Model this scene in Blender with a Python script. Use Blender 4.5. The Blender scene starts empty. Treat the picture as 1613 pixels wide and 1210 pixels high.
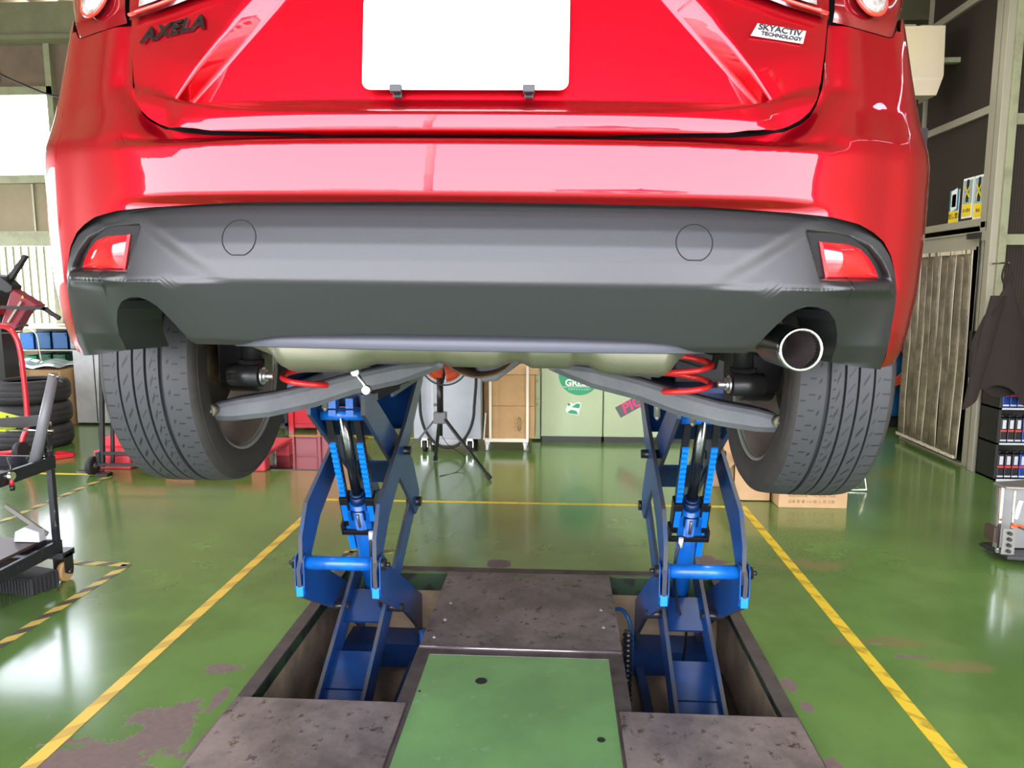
import bpy, math, random
from mathutils import Vector, Matrix
from math import sin, cos, pi, sqrt, atan2, radians
random.seed(7)
S = bpy.context.scene
COL = S.collection

# ------------------------------------------------------------------ camera
F = 1170.0; CAMZ = 1.45
PIT = math.atan(154 / F)
YAW = math.atan(74 / F * cos(PIT))
cam_d = bpy.data.cameras.new('camera')
cam_d.sensor_width = 36.0
cam_d.lens = 36.0 * F / 1613.0
cam_d.clip_start = 0.02; cam_d.clip_end = 300
cam = bpy.data.objects.new('camera', cam_d)
cam.location = (0, 0, CAMZ)
cam.rotation_euler = (pi / 2 - PIT, 0, YAW)
COL.objects.link(cam)
S.camera = cam

# ------------------------------------------------------------------ world, lights, exposure
w = bpy.data.worlds.new('sky'); S.world = w; w.use_nodes = True
nt = w.node_tree; nt.nodes.clear()
bg = nt.nodes.new('ShaderNodeBackground'); wo = nt.nodes.new('ShaderNodeOutputWorld')
tc = nt.nodes.new('ShaderNodeTexCoord'); sp = nt.nodes.new('ShaderNodeSeparateXYZ')
cr = nt.nodes.new('ShaderNodeValToRGB')
nt.links.new(tc.outputs['Generated'], sp.inputs[0]); nt.links.new(sp.outputs['Z'], cr.inputs[0])
cr.color_ramp.elements[0].position = 0.0; cr.color_ramp.elements[0].color = (0.97, 0.965, 1.0, 1)
cr.color_ramp.elements[1].position = 0.6; cr.color_ramp.elements[1].color = (0.74, 0.80, 1.0, 1)
nt.links.new(cr.outputs[0], bg.inputs[0]); bg.inputs[1].default_value = 12.0
nt.links.new(bg.outputs[0], wo.inputs[0])

def area_light(name, loc, rot, sx, sy, power, color=(1, 1, 1)):
    l = bpy.data.lights.new(name, 'AREA'); l.shape = 'RECTANGLE'; l.size = sx; l.size_y = sy
    l.energy = power; l.color = color
    o = bpy.data.objects.new(name, l); o.location = loc; o.rotation_euler = rot
    COL.objects.link(o); return o
for i, (lx, ly) in enumerate(((-3.2, 4.5), (-0.2, 6.6), (1.9, 4.2))):
    area_light('added_fill_light', (lx, ly, 4.15), (0, 0, 0), 0.25, 2.4, 70, (1, 0.97, 0.9))  # added fill lights for the hall, no such lamps in view
sun = bpy.data.lights.new('sun', 'SUN'); sun.energy = 30.0; sun.angle = radians(0.8); sun.color = (1, 0.96, 0.88)
so = bpy.data.objects.new('sun', sun); so.rotation_euler = (radians(-32), radians(-14), 0); COL.objects.link(so)

S.view_settings.view_transform = 'Standard'
S.view_settings.look = 'None'
S.view_settings.exposure = 0.0
S.view_settings.gamma = 1.0
S.view_settings.use_curve_mapping = False

# ------------------------------------------------------------------ pixel -> point on the plane at distance Y (1613x1210 frame)
_f = Vector((-sin(YAW) * cos(PIT), cos(YAW) * cos(PIT), -sin(PIT)))
_r = Vector((cos(YAW), sin(YAW), 0)); _u = _r.cross(_f)
def ray(px, py): return _f + _r * ((px - 806.5) / F) - _u * ((py - 605) / F)
def at(px, py, Y):
    d = ray(px, py); return Vector((0, 0, CAMZ)) + d * (Y / d.y)
def atx(px, py, X):
    d = ray(px, py); return Vector((0, 0, CAMZ)) + d * (X / d.x)

# ------------------------------------------------------------------ materials
def mat(name, col, rough=0.5, metal=0.0, coat=0.0, coat_rough=0.03, spec=0.5, emit=None, es=1.0, noise=None, bump=None, alpha=None, trans=None):
    m = bpy.data.materials.new(name); m.use_nodes = True
    n = m.node_tree; b = n.nodes['Principled BSDF']
    b.inputs['Base Color'].default_value = (*col, 1)
    b.inputs['Roughness'].default_value = rough
    b.inputs['Metallic'].default_value = metal
    b.inputs['Coat Weight'].default_value = coat
    b.inputs['Coat Roughness'].default_value = coat_rough
    b.inputs['Specular IOR Level'].default_value = spec
    if emit: b.inputs['Emission Color'].default_value = (*emit, 1); b.inputs['Emission Strength'].default_value = es
    if trans is not None: b.inputs['Transmission Weight'].default_value = trans
    if alpha is not None: b.inputs['Alpha'].default_value = alpha
    if noise:   # (scale, colour2, low, high[, detail])
        t = n.nodes.new('ShaderNodeTexCoord'); x = n.nodes.new('ShaderNodeTexNoise')
        x.inputs['Scale'].default_value = noise[0]; x.inputs['Detail'].default_value = noise[4] if len(noise) > 4 else 6
        x.inputs['Roughness'].default_value = 0.6
        r = n.nodes.new('ShaderNodeValToRGB')
        r.color_ramp.elements[0].position = noise[2]; r.color_ramp.elements[0].color = (*col, 1)
        r.color_ramp.elements[1].position = noise[3]; r.color_ramp.elements[1].color = (*noise[1], 1)
        n.links.new(t.outputs['Object'], x.inputs['Vector']); n.links.new(x.outputs['Fac'], r.inputs[0])
        n.links.new(r.outputs[0], b.inputs['Base Color'])
    if bump:    # (scale, strength)
        t = n.nodes.new('ShaderNodeTexCoord'); x = n.nodes.new('ShaderNodeTexNoise')
        x.inputs['Scale'].default_value = bump[0]; x.inputs['Detail'].default_value = 4
        bp = n.nodes.new('ShaderNodeBump'); bp.inputs['Strength'].default_value = bump[1]; bp.inputs['Distance'].default_value = 0.01
        n.links.new(t.outputs['Object'], x.inputs['Vector']); n.links.new(x.outputs['Fac'], bp.inputs['Height'])
        n.links.new(bp.outputs[0], b.inputs['Normal'])
    return m

class G:
    """tiny helper for node maths"""
    def __init__(s, m): s.n = m.node_tree; s.b = s.n.nodes['Principled BSDF']
    def v(s, op, a, b=None, c=None, clamp=False):
        x = s.n.nodes.new('ShaderNodeMath'); x.operation = op; x.use_clamp = clamp
        for i, k in enumerate((a, b, c)):
            if k is None: continue
            if isinstance(k, (int, float)): x.inputs[i].default_value = k
            else: s.n.links.new(k, x.inputs[i])
        return x.outputs[0]
    def mix(s, f, a, b):
        x = s.n.nodes.new('ShaderNodeMix'); x.data_type = 'RGBA'
        if isinstance(f, (int, float)): x.inputs[0].default_value = f
        else: s.n.links.new(f, x.inputs[0])
        for i, k in ((6, a), (7, b)):
            if isinstance(k, tuple): x.inputs[i].default_value = (*k, 1)
            else: s.n.links.new(k, x.inputs[i])
        return x.outputs[2]
    def noise(s, scale, detail=5, rough=0.6, vec=None):
        x = s.n.nodes.new('ShaderNodeTexNoise'); x.inputs['Scale'].default_value = scale
        x.inputs['Detail'].default_value = detail; x.inputs['Roughness'].default_value = rough
        if vec is None: vec = s.coord()
        s.n.links.new(vec, x.inputs['Vector']); return x.outputs['Fac']
    def coord(s, k='Object'):
        t = s.n.nodes.new('ShaderNodeTexCoord'); return t.outputs[k]
    def xyz(s, vec):
        x = s.n.nodes.new('ShaderNodeSeparateXYZ'); s.n.links.new(vec, x.inputs[0]); return x.outputs
    def step(s, a, lo, hi):
        x = s.n.nodes.new('ShaderNodeMapRange'); x.interpolation_type = 'SMOOTHSTEP'
        s.n.links.new(a, x.inputs[0]); x.inputs[1].default_value = lo; x.inputs[2].default_value = hi
        return x.outputs[0]
    def to(s, out, name): s.n.links.new(out, s.b.inputs[name])
    def bump(s, h, strength=0.3, dist=0.01):
        x = s.n.nodes.new('ShaderNodeBump'); x.inputs['Strength'].default_value = strength; x.inputs['Distance'].default_value = dist
        s.n.links.new(h, x.inputs['Height']); s.n.links.new(x.outputs[0], s.b.inputs['Normal'])

# green epoxy floor with worn patches
M_floor = mat('green_epoxy_floor', (0.05, 0.19, 0.03), 0.22, coat=0.5, coat_rough=0.12)
g = G(M_floor); P = g.coord(); X, Y, Z = g.xyz(P)
n1 = g.noise(1.3, 5); n2 = g.noise(9, 6, 0.65); n3 = g.noise(40, 4)
base = g.mix(g.step(n1, 0.35, 0.7), (0.082, 0.158, 0.036), (0.122, 0.225, 0.052))
flaw = None
for (fx, fy, rx, ry) in ((-1.30, 2.20, .13, .17), (-1.42, 2.04, .22, .12), (-1.19, 2.40, .025, .10), (-1.28, 2.60, .09, .035), (-0.31, 3.75, .07, .07), (-0.36, 3.66, .07, .03),
                         (0.85, 2.61, .03, .05), (0.87, 2.47, .02, .04), (1.305, 2.96, .03, .012), (1.40, 2.86, .08, .015), (-1.13, 2.2, .02, .15), (0.78, 3.86, .11, .10), (0.85, 2.15, .03, .05)):
    a = g.v('POWER', g.v('DIVIDE', g.v('SUBTRACT', X, fx), rx), 2.0)
    b_ = g.v('POWER', g.v('DIVIDE', g.v('SUBTRACT', Y, fy), ry), 2.0)
    d = g.v('SQRT', g.v('ADD', a, b_))
    flaw = d if flaw is None else g.v('MINIMUM', flaw, d)
flaw = g.v('ADD', flaw, g.v('MULTIPLY', g.v('SUBTRACT', n2, 0.5), 3.0))
fm = g.v('SUBTRACT', 1.0, g.step(flaw, 0.85, 0.95))
chips = g.step(g.noise(26, 3, 0.5), 0.755, 0.77)
stain = None
for (fx, fy, rx, ry) in ((1.33, 3.83, .25, .10), (1.35, 2.98, .25, .06), (1.55, 2.8, .2, .06)):
    a = g.v('POWER', g.v('DIVIDE', g.v('SUBTRACT', X, fx), rx), 2.0)
    b_ = g.v('POWER', g.v('DIVIDE', g.v('SUBTRACT', Y, fy), ry), 2.0)
    d = g.v('SQRT', g.v('ADD', a, b_)); stain = d if stain is None else g.v('MINIMUM', stain, d)
stain = g.v('MULTIPLY', g.v('SUBTRACT', 1.0, g.step(g.v('ADD', stain, g.v('MULTIPLY', g.v('SUBTRACT', n2, 0.5), 2.2)), 0.3, 1.1)), 0.7)
base = g.mix(stain, base, (0.20, 0.16, 0.07))
base = g.mix(g.v('MULTIPLY', g.step(n3, 0.62, 0.85), 0.5), base, (0.06, 0.11, 0.035))
base = g.mix(chips, base, (0.16, 0.17, 0.12))
base = g.mix(fm, base, g.mix(n3, (0.10, 0.065, 0.055), (0.20, 0.14, 0.12)))
g.to(base, 'Base Color')
g.to(g.v('ADD', 0.16, g.v('MULTIPLY', g.v('ADD', fm, g.v('MULTIPLY', n1, 0.25)), 0.5)), 'Roughness')
g.to(g.v('MULTIPLY', g.v('SUBTRACT', 1.0, fm), 0.5), 'Coat Weight')
g.bump(g.v('SUBTRACT', g.v('MULTIPLY', n1, 0.6), g.v('MULTIPLY', fm, 0.15)), 0.12, 0.01)

M_green_lid = mat('green_paint_lid', (0.07, 0.21, 0.06), 0.3, coat=0.3, coat_rough=0.2)
g = G(M_green_lid); n1 = g.noise(3.5, 6); n2 = g.noise(16, 6, 0.7)
c = g.mix(g.step(n1, 0.3, 0.7), (0.12, 0.225, 0.085), (0.15, 0.29, 0.10)); c = g.mix(g.step(n2, 0.60, 0.66), c, (0.17, 0.29, 0.15))
c = g.mix(g.step(g.noise(7, 5, 0.7), 0.70, 0.72), c, (0.19, 0.25, 0.13)); g.to(c, 'Base Color'); g.bump(n1, 0.1)

M_steel_plate = mat('brown_steel_plate', (0.06, 0.048, 0.045), 0.42, metal=0.55)
g = G(M_steel_plate); n1 = g.noise(3, 6, 0.7); n2 = g.noise(22, 5, 0.7); n3 = g.noise(11, 4, 0.8)
c = g.mix(g.step(n1, 0.3, 0.7), (0.12, 0.095, 0.087), (0.30, 0.24, 0.22)); c = g.mix(g.step(n2, 0.56, 0.68), c, (0.055, 0.038, 0.032))
c = g.mix(g.step(n3, 0.66, 0.72), c, (0.36, 0.22, 0.13)); g.to(c, 'Base Color')
g.to(g.v('ADD', 0.25, g.v('MULTIPLY', n1, 0.45)), 'Roughness'); g.bump(n2, 0.15, 0.004)

M_rim_steel = mat('pit_rim_steel', (0.09, 0.07, 0.065), 0.5, metal=0.3, noise=(12, (0.035, 0.028, 0.026), 0.4, 0.75))
M_pit = mat('pit_concrete', (0.42, 0.30, 0.18), 0.75, noise=(4, (0.14, 0.10, 0.065), 0.35, 0.7), bump=(15, 0.3))
M_pit_floor = mat('pit_floor_oily', (0.26, 0.18, 0.10), 0.35, noise=(3, (0.05, 0.035, 0.025), 0.3, 0.65))
M_pit_green = mat('pit_edge_green', (0.03, 0.06, 0.025), 0.5, noise=(10, (0.015, 0.015, 0.012), 0.5, 0.6))

M_red = mat('red_car_paint', (0.50, 0.002, 0.012), 0.38, metal=0.85, coat=1.0, coat_rough=0.01, spec=0.3)
M_plastic = mat('black_textured_plastic', (0.015, 0.0145, 0.015), 0.33, spec=0.6, bump=(900, 0.05))
g = G(M_plastic); n = g.noise(30, 8, 0.8); c = g.mix(g.step(n, 0.76, 0.80), (0.015, 0.0145, 0.015), (0.06, 0.06, 0.057)); g.to(c, 'Base Color')
M_valance = mat('grey_valance', (0.06, 0.062, 0.08), 0.4)
M_black = mat('black_matte', (0.006, 0.006, 0.006), 0.8)
M_satin = mat('black_satin', (0.015, 0.015, 0.016), 0.35)
M_gloss_black = mat('gloss_black', (0.006, 0.006, 0.007), 0.15, coat=0.6)
M_rubber = mat('black_rubber', (0.018, 0.018, 0.019), 0.65)
M_side = mat('tyre_sidewall_rubber', (0.030, 0.025, 0.022), 0.7, noise=(18, (0.018, 0.016, 0.015), 0.4, 0.7))
M_chrome = mat('chrome', (0.85, 0.85, 0.85), 0.12, metal=1.0)
M_silver = mat('silver_metal', (0.55, 0.55, 0.55), 0.32, metal=0.9)
M_muffler = mat('muffler_steel', (0.33, 0.30, 0.23), 0.38, metal=0.8, noise=(7, (0.22, 0.21, 0.15), 0.35, 0.75))
M_rusty = mat('rusty_heat_shield', (0.16, 0.10, 0.055), 0.6, metal=0.4, noise=(30, (0.05, 0.03, 0.02), 0.35, 0.65), bump=(60, 0.5))
M_arm = mat('grey_coated_arm', (0.075, 0.08, 0.088), 0.5, noise=(14, (0.11, 0.115, 0.12), 0.4, 0.75))
M_alloy = mat('alloy_grey', (0.26, 0.25, 0.22), 0.42, metal=0.6)
M_alloy2 = mat('brake_dusty_barrel', (0.20, 0.165, 0.13), 0.5, metal=0.4, noise=(5, (0.12, 0.09, 0.065), 0.4, 0.7))
M_spring = mat('red_spring_paint', (0.62, 0.02, 0.02), 0.35, coat=0.3)
M_lamp = mat('dark_red_lamp_lens', (0.16, 0.003, 0.006), 0.08, coat=1.0, spec=0.8)
M_lamp_red = mat('bright_red_lens', (0.80, 0.01, 0.015), 0.1, coat=1.0, spec=0.8)
M_lamp_ring = mat('lamp_ring', (0.85, 0.05, 0.03), 0.2, coat=1.0)
M_lamp_clear = mat('clear_lamp_lens', (0.75, 0.74, 0.72), 0.12, metal=0.4, coat=1.0, noise=(50, (0.35, 0.28, 0.26), 0.4, 0.6))
M_white = mat('white_plate', (0.92, 0.92, 0.92), 0.35)
M_amber = mat('amber_lens', (0.85, 0.35, 0.10), 0.2, coat=0.5)

M_blue = mat('blue_lift_paint', (0.008, 0.075, 0.28), 0.38, coat=0.15, noise=(5, (0.003, 0.035, 0.16), 0.35, 0.75))
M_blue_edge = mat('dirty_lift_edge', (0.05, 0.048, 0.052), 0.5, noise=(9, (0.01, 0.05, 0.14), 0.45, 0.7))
M_blue_bright = mat('bright_blue_paint', (0.005, 0.22, 0.82), 0.35, coat=0.2)
M_navy = mat('navy_plate', (0.003, 0.022, 0.085), 0.4, noise=(6, (0.005, 0.045, 0.17), 0.45, 0.8))
M_oily = mat('oily_black_steel', (0.02, 0.02, 0.022), 0.3, metal=0.3)
M_tape_y = mat('yellow_tape', (0.72, 0.50, 0.03), 0.45, noise=(25, (0.48, 0.34, 0.04), 0.5, 0.72))
M_tape_faint = mat('faded_stripe_tape', (0.72, 0.50, 0.03), 0.45)
g = G(M_tape_faint); X, Y, Z = g.xyz(g.coord('Object'))
st = g.v('FRACT', g.v('MULTIPLY', g.v('ADD', Y, g.v('MULTIPLY', X, 1.0)), 6.0))
c = g.mix(g.v('MULTIPLY', g.step(st, 0.52, 0.58), g.step(g.noise(14, 4), 0.38, 0.6)), (0.72, 0.50, 0.03), (0.42, 0.28, 0.02)); g.to(c, 'Base Color')
M_tape_l = mat('left_line_tape', (0.72, 0.5, 0.1), 0.45)
g = G(M_tape_l); X, Y, Z = g.xyz(g.coord('Object'))
st = g.v('FRACT', g.v('MULTIPLY', g.v('SUBTRACT', Y, X), 5.0))
c = g.mix(g.v('MULTIPLY', g.v('MULTIPLY', g.step(st, 0.62, 0.66), g.noise(8, 3)), 1.0), (0.72, 0.47, 0.07), (0.30, 0.20, 0.05)); g.to(c, 'Base Color')
M_tape_yb = mat('yellow_black_tape', (0.6, 0.42, 0.06), 0.45)
g = G(M_tape_yb); X, Y, Z = g.xyz(g.coord('Object'))
st = g.v('FRACT', g.v('MULTIPLY', g.v('SUBTRACT', Y, X), 7.0))
c = g.mix(g.step(st, 0.50, 0.54), (0.52, 0.38, 0.08), (0.06, 0.055, 0.04)); g.to(c, 'Base Color')

M_wall = mat('beige_wall_panel', (0.30, 0.25, 0.155), 0.7, noise=(2.5, (0.22, 0.18, 0.11), 0.3, 0.75))
M_wall_b = mat('brown_wall_panel', (0.22, 0.165, 0.115), 0.75, noise=(3, (0.14, 0.10, 0.07), 0.3, 0.75))
M_frame_g = mat('pale_green_frame', (0.30, 0.32, 0.19), 0.5, noise=(8, (0.20, 0.19, 0.12), 0.5, 0.8))
M_beam = mat('olive_beam', (0.21, 0.215, 0.13), 0.6, noise=(3, (0.15, 0.155, 0.09), 0.35, 0.7))
M_ceil = mat('corrugated_roof', (0.45, 0.37, 0.22), 0.65)
M_alu = mat('beige_aluminium', (0.36, 0.34, 0.26), 0.4, metal=0.2)
M_white_post = mat('grey_white_post', (0.52, 0.50, 0.46), 0.45)
M_cream = mat('cream_paint', (0.72, 0.60, 0.40), 0.45)
M_cream2 = mat('cream_sheet_metal', (0.68, 0.57, 0.38), 0.4, noise=(2, (0.60, 0.53, 0.40), 0.4, 0.7))
M_card = mat('cardboard', (0.50, 0.31, 0.14), 0.75, noise=(6, (0.42, 0.255, 0.11), 0.35, 0.7))
M_card_light = mat('light_cardboard', (0.62, 0.40, 0.21), 0.75, noise=(6, (0.54, 0.34, 0.17), 0.35, 0.7))
M_card_dark = mat('cardboard_ink', (0.09, 0.06, 0.04), 0.8)
M_locker = mat('pale_green_enamel', (0.50, 0.60, 0.36), 0.35, noise=(2.5, (0.43, 0.52, 0.30), 0.4, 0.8))
M_cabinet = mat('pale_grey_enamel', (0.46, 0.49, 0.54), 0.35, noise=(4, (0.38, 0.41, 0.46), 0.4, 0.8))
M_cab_white = mat('off_white_sheet', (0.55, 0.56, 0.58), 0.5, noise=(6, (0.42, 0.43, 0.45), 0.4, 0.75))
M_cart_white = mat('white_tube', (0.80, 0.74, 0.60), 0.4)
M_tool_red = mat('red_enamel', (0.60, 0.015, 0.03), 0.3, coat=0.4)
M_red_dark = mat('dark_red_enamel', (0.24, 0.012, 0.03), 0.4)
M_red_pallet = mat('red_plastic', (0.62, 0.05, 0.07), 0.45)
M_orange = mat('orange_plastic', (0.85, 0.10, 0.01), 0.35)
M_yellow = mat('yellow_plastic', (0.85, 0.72, 0.03), 0.4)
M_lime = mat('lime_plastic', (0.45, 0.52, 0.03), 0.45)
M_blue_bin = mat('blue_bin_plastic', (0.015, 0.16, 0.55), 0.4)
M_green_bin = mat('green_bin_plastic', (0.01, 0.32, 0.14), 0.4)
M_blue_drum = mat('blue_drum', (0.01, 0.10, 0.28), 0.4)
M_grey_tube = mat('grey_plastic_tube', (0.17, 0.17, 0.18), 0.4)
M_wood = mat('brown_board', (0.065, 0.042, 0.032), 0.4, noise=(8, (0.045, 0.03, 0.022), 0.4, 0.7))
M_worn_black = mat('worn_black_paint', (0.012, 0.013, 0.02), 0.35, noise=(45, (0.12, 0.11, 0.10), 0.62, 0.7))
M_worn_post = mat('worn_post', (0.03, 0.028, 0.028), 0.4, metal=0.3, noise=(30, (0.30, 0.26, 0.20), 0.5, 0.62))
M_bottle = mat('milky_plastic', (0.75, 0.66, 0.50), 0.4)
M_bottle_w = mat('white_plastic', (0.80, 0.80, 0.80), 0.4)
M_mat = mat('dark_floor_mat', (0.03, 0.012, 0.012), 0.12, coat=0.5, coat_rough=0.05)
M_cloth = mat('dark_brown_cloth', (0.022, 0.015, 0.012), 0.9, bump=(30, 0.4))
M_screen = mat('dark_mesh_screen', (0.045, 0.035, 0.024), 0.8)
g = G(M_screen); X, Y, Z = g.xyz(g.coord('Object'))
h_ = g.v('MULTIPLY', g.v('ADD', g.v('SINE', g.v('MULTIPLY', Z, 500.0)), g.v('SINE', g.v('MULTIPLY', g.v('ADD', X, Y), 300.0))), 0.5)
g.to(g.mix(g.step(h_, -0.1, 0.5), (0.013, 0.009, 0.005), (0.040, 0.029, 0.016)), 'Base Color')
M_tape_caster = mat('amber_wheel', (0.50, 0.30, 0.12), 0.5)
M_sign_y = mat('sign_yellow', (0.85, 0.62, 0.02), 0.4)
M_sign_b = mat('sign_blue', (0.03, 0.20, 0.32), 0.4)
M_sign_lb = mat('sign_pale_blue', (0.30, 0.42, 0.45), 0.4)
M_ink = mat('black_ink', (0.01, 0.01, 0.01), 0.6)
M_st_green = mat('sticker_green', (0.0, 0.33, 0.13), 0.35)
M_st_dark = mat('sticker_dark', (0.10, 0.09, 0.10), 0.35)
M_st_pink = mat('sticker_pink', (0.75, 0.05, 0.20), 0.4)
M_st_white = mat('sticker_white', (0.85, 0.87, 0.83), 0.4)
M_asphalt = mat('forecourt_concrete', (0.34, 0.33, 0.31), 0.8, noise=(1.5, (0.28, 0.27, 0.25), 0.3, 0.7))
M_house = mat('house_render', (0.55, 0.5, 0.45), 0.7)
M_can_blue = mat('blue_can', (0.015, 0.06, 0.30), 0.3, metal=0.3)
M_can_black = mat('black_can', (0.015, 0.014, 0.02), 0.3)
M_can_silver = mat('can_label_silver', (0.6, 0.62, 0.65), 0.35)
M_can_red = mat('can_label_red', (0.7, 0.04, 0.03), 0.4)

# strip curtain: grubby translucent vinyl
M_vinyl = mat('ribbed_vinyl_strip', (0.20, 0.165, 0.105), 0.3, coat=0.3, coat_rough=0.2)
g = G(M_vinyl); X, Y, Z = g.xyz(g.coord('Object')); n = g.noise(9, 5, 0.7)
rb = g.v('SINE', g.v('MULTIPLY', Y, 330.0))
c = g.mix(g.step(n, 0.35, 0.68), (0.10, 0.08, 0.05), (0.25, 0.205, 0.13)); c = g.mix(g.v('MULTIPLY', g.step(rb, 0.0, 0.8), 0.6), c, (0.05, 0.038, 0.025)); g.to(c, 'Base Color')
M_vinyl_edge = mat('vinyl_strip_edge', (0.62, 0.56, 0.42), 0.3)

# tyre tread with grooves as geometry, sipes in the bump/colour (wheel-local: axis = X)
M_tread = mat('tyre_tread_rubber', (0.042, 0.043, 0.046), 0.62)
g = G(M_tread); X, Y, Z = g.xyz(g.coord('Object'))
ang = g.v('ARCTAN2', Z, Y)
def sipes(x0, x1, nrep, slant, wdt, phase=0.0):
    a = g.v('ADD', g.v('MULTIPLY', ang, nrep / (2 * pi)), g.v('MULTIPLY', X, slant))
    fr = g.v('ABSOLUTE', g.v('SUBTRACT', g.v('FRACT', g.v('ADD', a, phase + 100.0)), 0.5))
    line = g.v('LESS_THAN', fr, wdt)
    inside = g.v('MULTIPLY', g.v('GREATER_THAN', X, x0), g.v('LESS_THAN', X, x1))
    return g.v('MULTIPLY', line, inside)
masks = [sipes(-0.098, -0.080, 64, 0, .06), sipes(-0.074, -0.068, 64, 60, .09, .3), sipes(-0.051, -0.038, 50, 42, .12), sipes(-0.019, -0.006, 60, 45, .06, .2),
         sipes(0.012, 0.020, 50, 60, .14, .1), sipes(0.022, 0.028, 100, 20, .10, .4), sipes(0.052, 0.058, 56, 30, .12, .6), sipes(0.064, 0.078, 56, 0, .05, .1), sipes(0.084, 0.096, 56, 0, .05, .5)]
mk = masks[0]
for q in masks[1:]: mk = g.v('MAXIMUM', mk, q)
dust = g.step(g.noise(25, 6, 0.75), 0.66, 0.78)
c = g.mix(dust, (0.034, 0.035, 0.038), (0.12, 0.118, 0.115)); c = g.mix(mk, c, (0.007, 0.007, 0.007)); g.to(c, 'Base Color')
g.bump(g.v('SUBTRACT', 1.0, mk), 0.6, 0.004)

# ------------------------------------------------------------------ mesh builder
class MB:
    def __init__(s): s.v = []; s.f = []; s.sm = []
    def add(s, vs, fs, smooth=False):
        o = len(s.v); s.v += [Vector(p) for p in vs]
        for f in fs: s.f.append([o + i for i in f]); s.sm.append(smooth)
        return s
    def box(s, lo, hi, M=None):
        x0, y0, z0 = lo; x1, y1, z1 = hi
        vs = [Vector(p) for p in ((x0, y0, z0), (x1, y0, z0), (x1, y1, z0), (x0, y1, z0), (x0, y0, z1), (x1, y0, z1), (x1, y1, z1), (x0, y1, z1))]
        if M: vs = [M @ p for p in vs]
        return s.add(vs, [(0, 3, 2, 1), (4, 5, 6, 7), (0, 1, 5, 4), (1, 2, 6, 5), (2, 3, 7, 6), (3, 0, 4, 7)])
    def bar(s, p0, p1, w, h, up=(0, 0, 1)):
        """box beam from p0 to p1, w across, h along up"""
        p0 = Vector(p0); p1 = Vector(p1); d = (p1 - p0).normalized(); u = Vector(up)
        a = d.cross(u).normalized(); u = a.cross(d).normalized()
        vs = []
        for p in (p0, p1):
            for i, j in ((-1, -1), (1, -1), (1, 1), (-1, 1)): vs.append(p + a * (i * w / 2) + u * (j * h / 2))
        return s.add(vs, [(3, 2, 1, 0), (4, 5, 6, 7), (0, 1, 5, 4), (1, 2, 6, 5), (2, 3, 7, 6), (3, 0, 4, 7)])
    def tube(s, pts, r, n=10, closed=False, cap=True):
        pts = [Vector(p) for p in pts]; N = len(pts)
        rr = r if isinstance(r, (list, tuple)) else [r] * N
        ref = None; rings = []
        for i, p in enumerate(pts):
            if closed: d = (pts[(i + 1) % N] - pts[i - 1]).normalized()
            else: d = (pts[min(i + 1, N - 1)] - pts[max(i - 1, 0)]).normalized()
            if ref is None:
                ref = Vector((0, 0, 1)) if abs(d.z) < 0.9 else Vector((1, 0, 0))
            a = d.cross(ref).normalized(); ref = a.cross(d).normalized()
            rings.append([p + (a * cos(2 * pi * k / n) + ref * sin(2 * pi * k / n)) * rr[i] for k in range(n)])
        vs = [q for rg in rings for q in rg]; fs = []
        M_ = N if closed else N - 1
        for i in range(M_):
            j = (i + 1) % N
            for k in range(n): fs.append((i * n + k, i * n + (k + 1) % n, j * n + (k + 1) % n, j * n + k))
        s.add(vs, fs, True)
        if cap and not closed:
            o = len(s.v) - len(vs)
            s.f.append([o + k for k in range(n)][::-1]); s.sm.append(False)
            s.f.append([o + (N - 1) * n + k for k in range(n)]); s.sm.append(False)
        return s
    def cyl(s, p0, p1, r, n=20, r2=None): return s.tube([p0, p1], [r, r if r2 is None else r2], n)
    def lathe(s, prof, c=(0, 0, 0), axis='Z', n=32, smooth=True, M=None):
        """prof: list of (radius, height)"""
        vs = []
        for (r, h) in prof:
            for k in range(n):
                a = 2 * pi * k / n
                if axis == 'Z': p = Vector((r * cos(a), r * sin(a), h))
                elif axis == 'X': p = Vector((h, r * cos(a), r * sin(a)))
                else: p = Vector((r * cos(a), h, r * sin(a)))
                if M: p = M @ p
                vs.append(p + Vector(c))
        fs = []
        for i in range(len(prof) - 1):
            for k in range(n): fs.append((i * n + k, i * n + (k + 1) % n, (i + 1) * n + (k + 1) % n, (i + 1) * n + k))
        return s.add(vs, fs, smooth)
    def prism(s, poly, t, origin=(0, 0, 0), ax=(1, 0, 0), ay=(0, 0, 1)):
        """poly 2D in plane ax/ay, thickness t centred, along ax x ay"""
        ax = Vector(ax).normalized(); ay = Vector(ay).normalized(); nn = ax.cross(ay).normalized(); o = Vector(origin); n = len(poly)
        vs = [o + ax * a + ay * b - nn * t / 2 for a, b in poly] + [o + ax * a + ay * b + nn * t / 2 for a, b in poly]
        fs = [list(range(n))[::-1], list(range(n, 2 * n))]
        for k in range(n): fs.append([k, (k + 1) % n, n + (k + 1) % n, n + k])
        return s.add(vs, fs)
    def grid(s, fn, us, vs_, smooth=True, closed=False):
        o = []
        for u in us:
            for v in vs_: o.append(fn(u, v))
        nv = len(vs_); fs = []
        for i in range(len(us) - 1):
            for j in range(nv - 1): fs.append((i * nv + j, (i + 1) * nv + j, (i + 1) * nv + j + 1, i * nv + j + 1))
        return s.add(o, fs, smooth)

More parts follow.
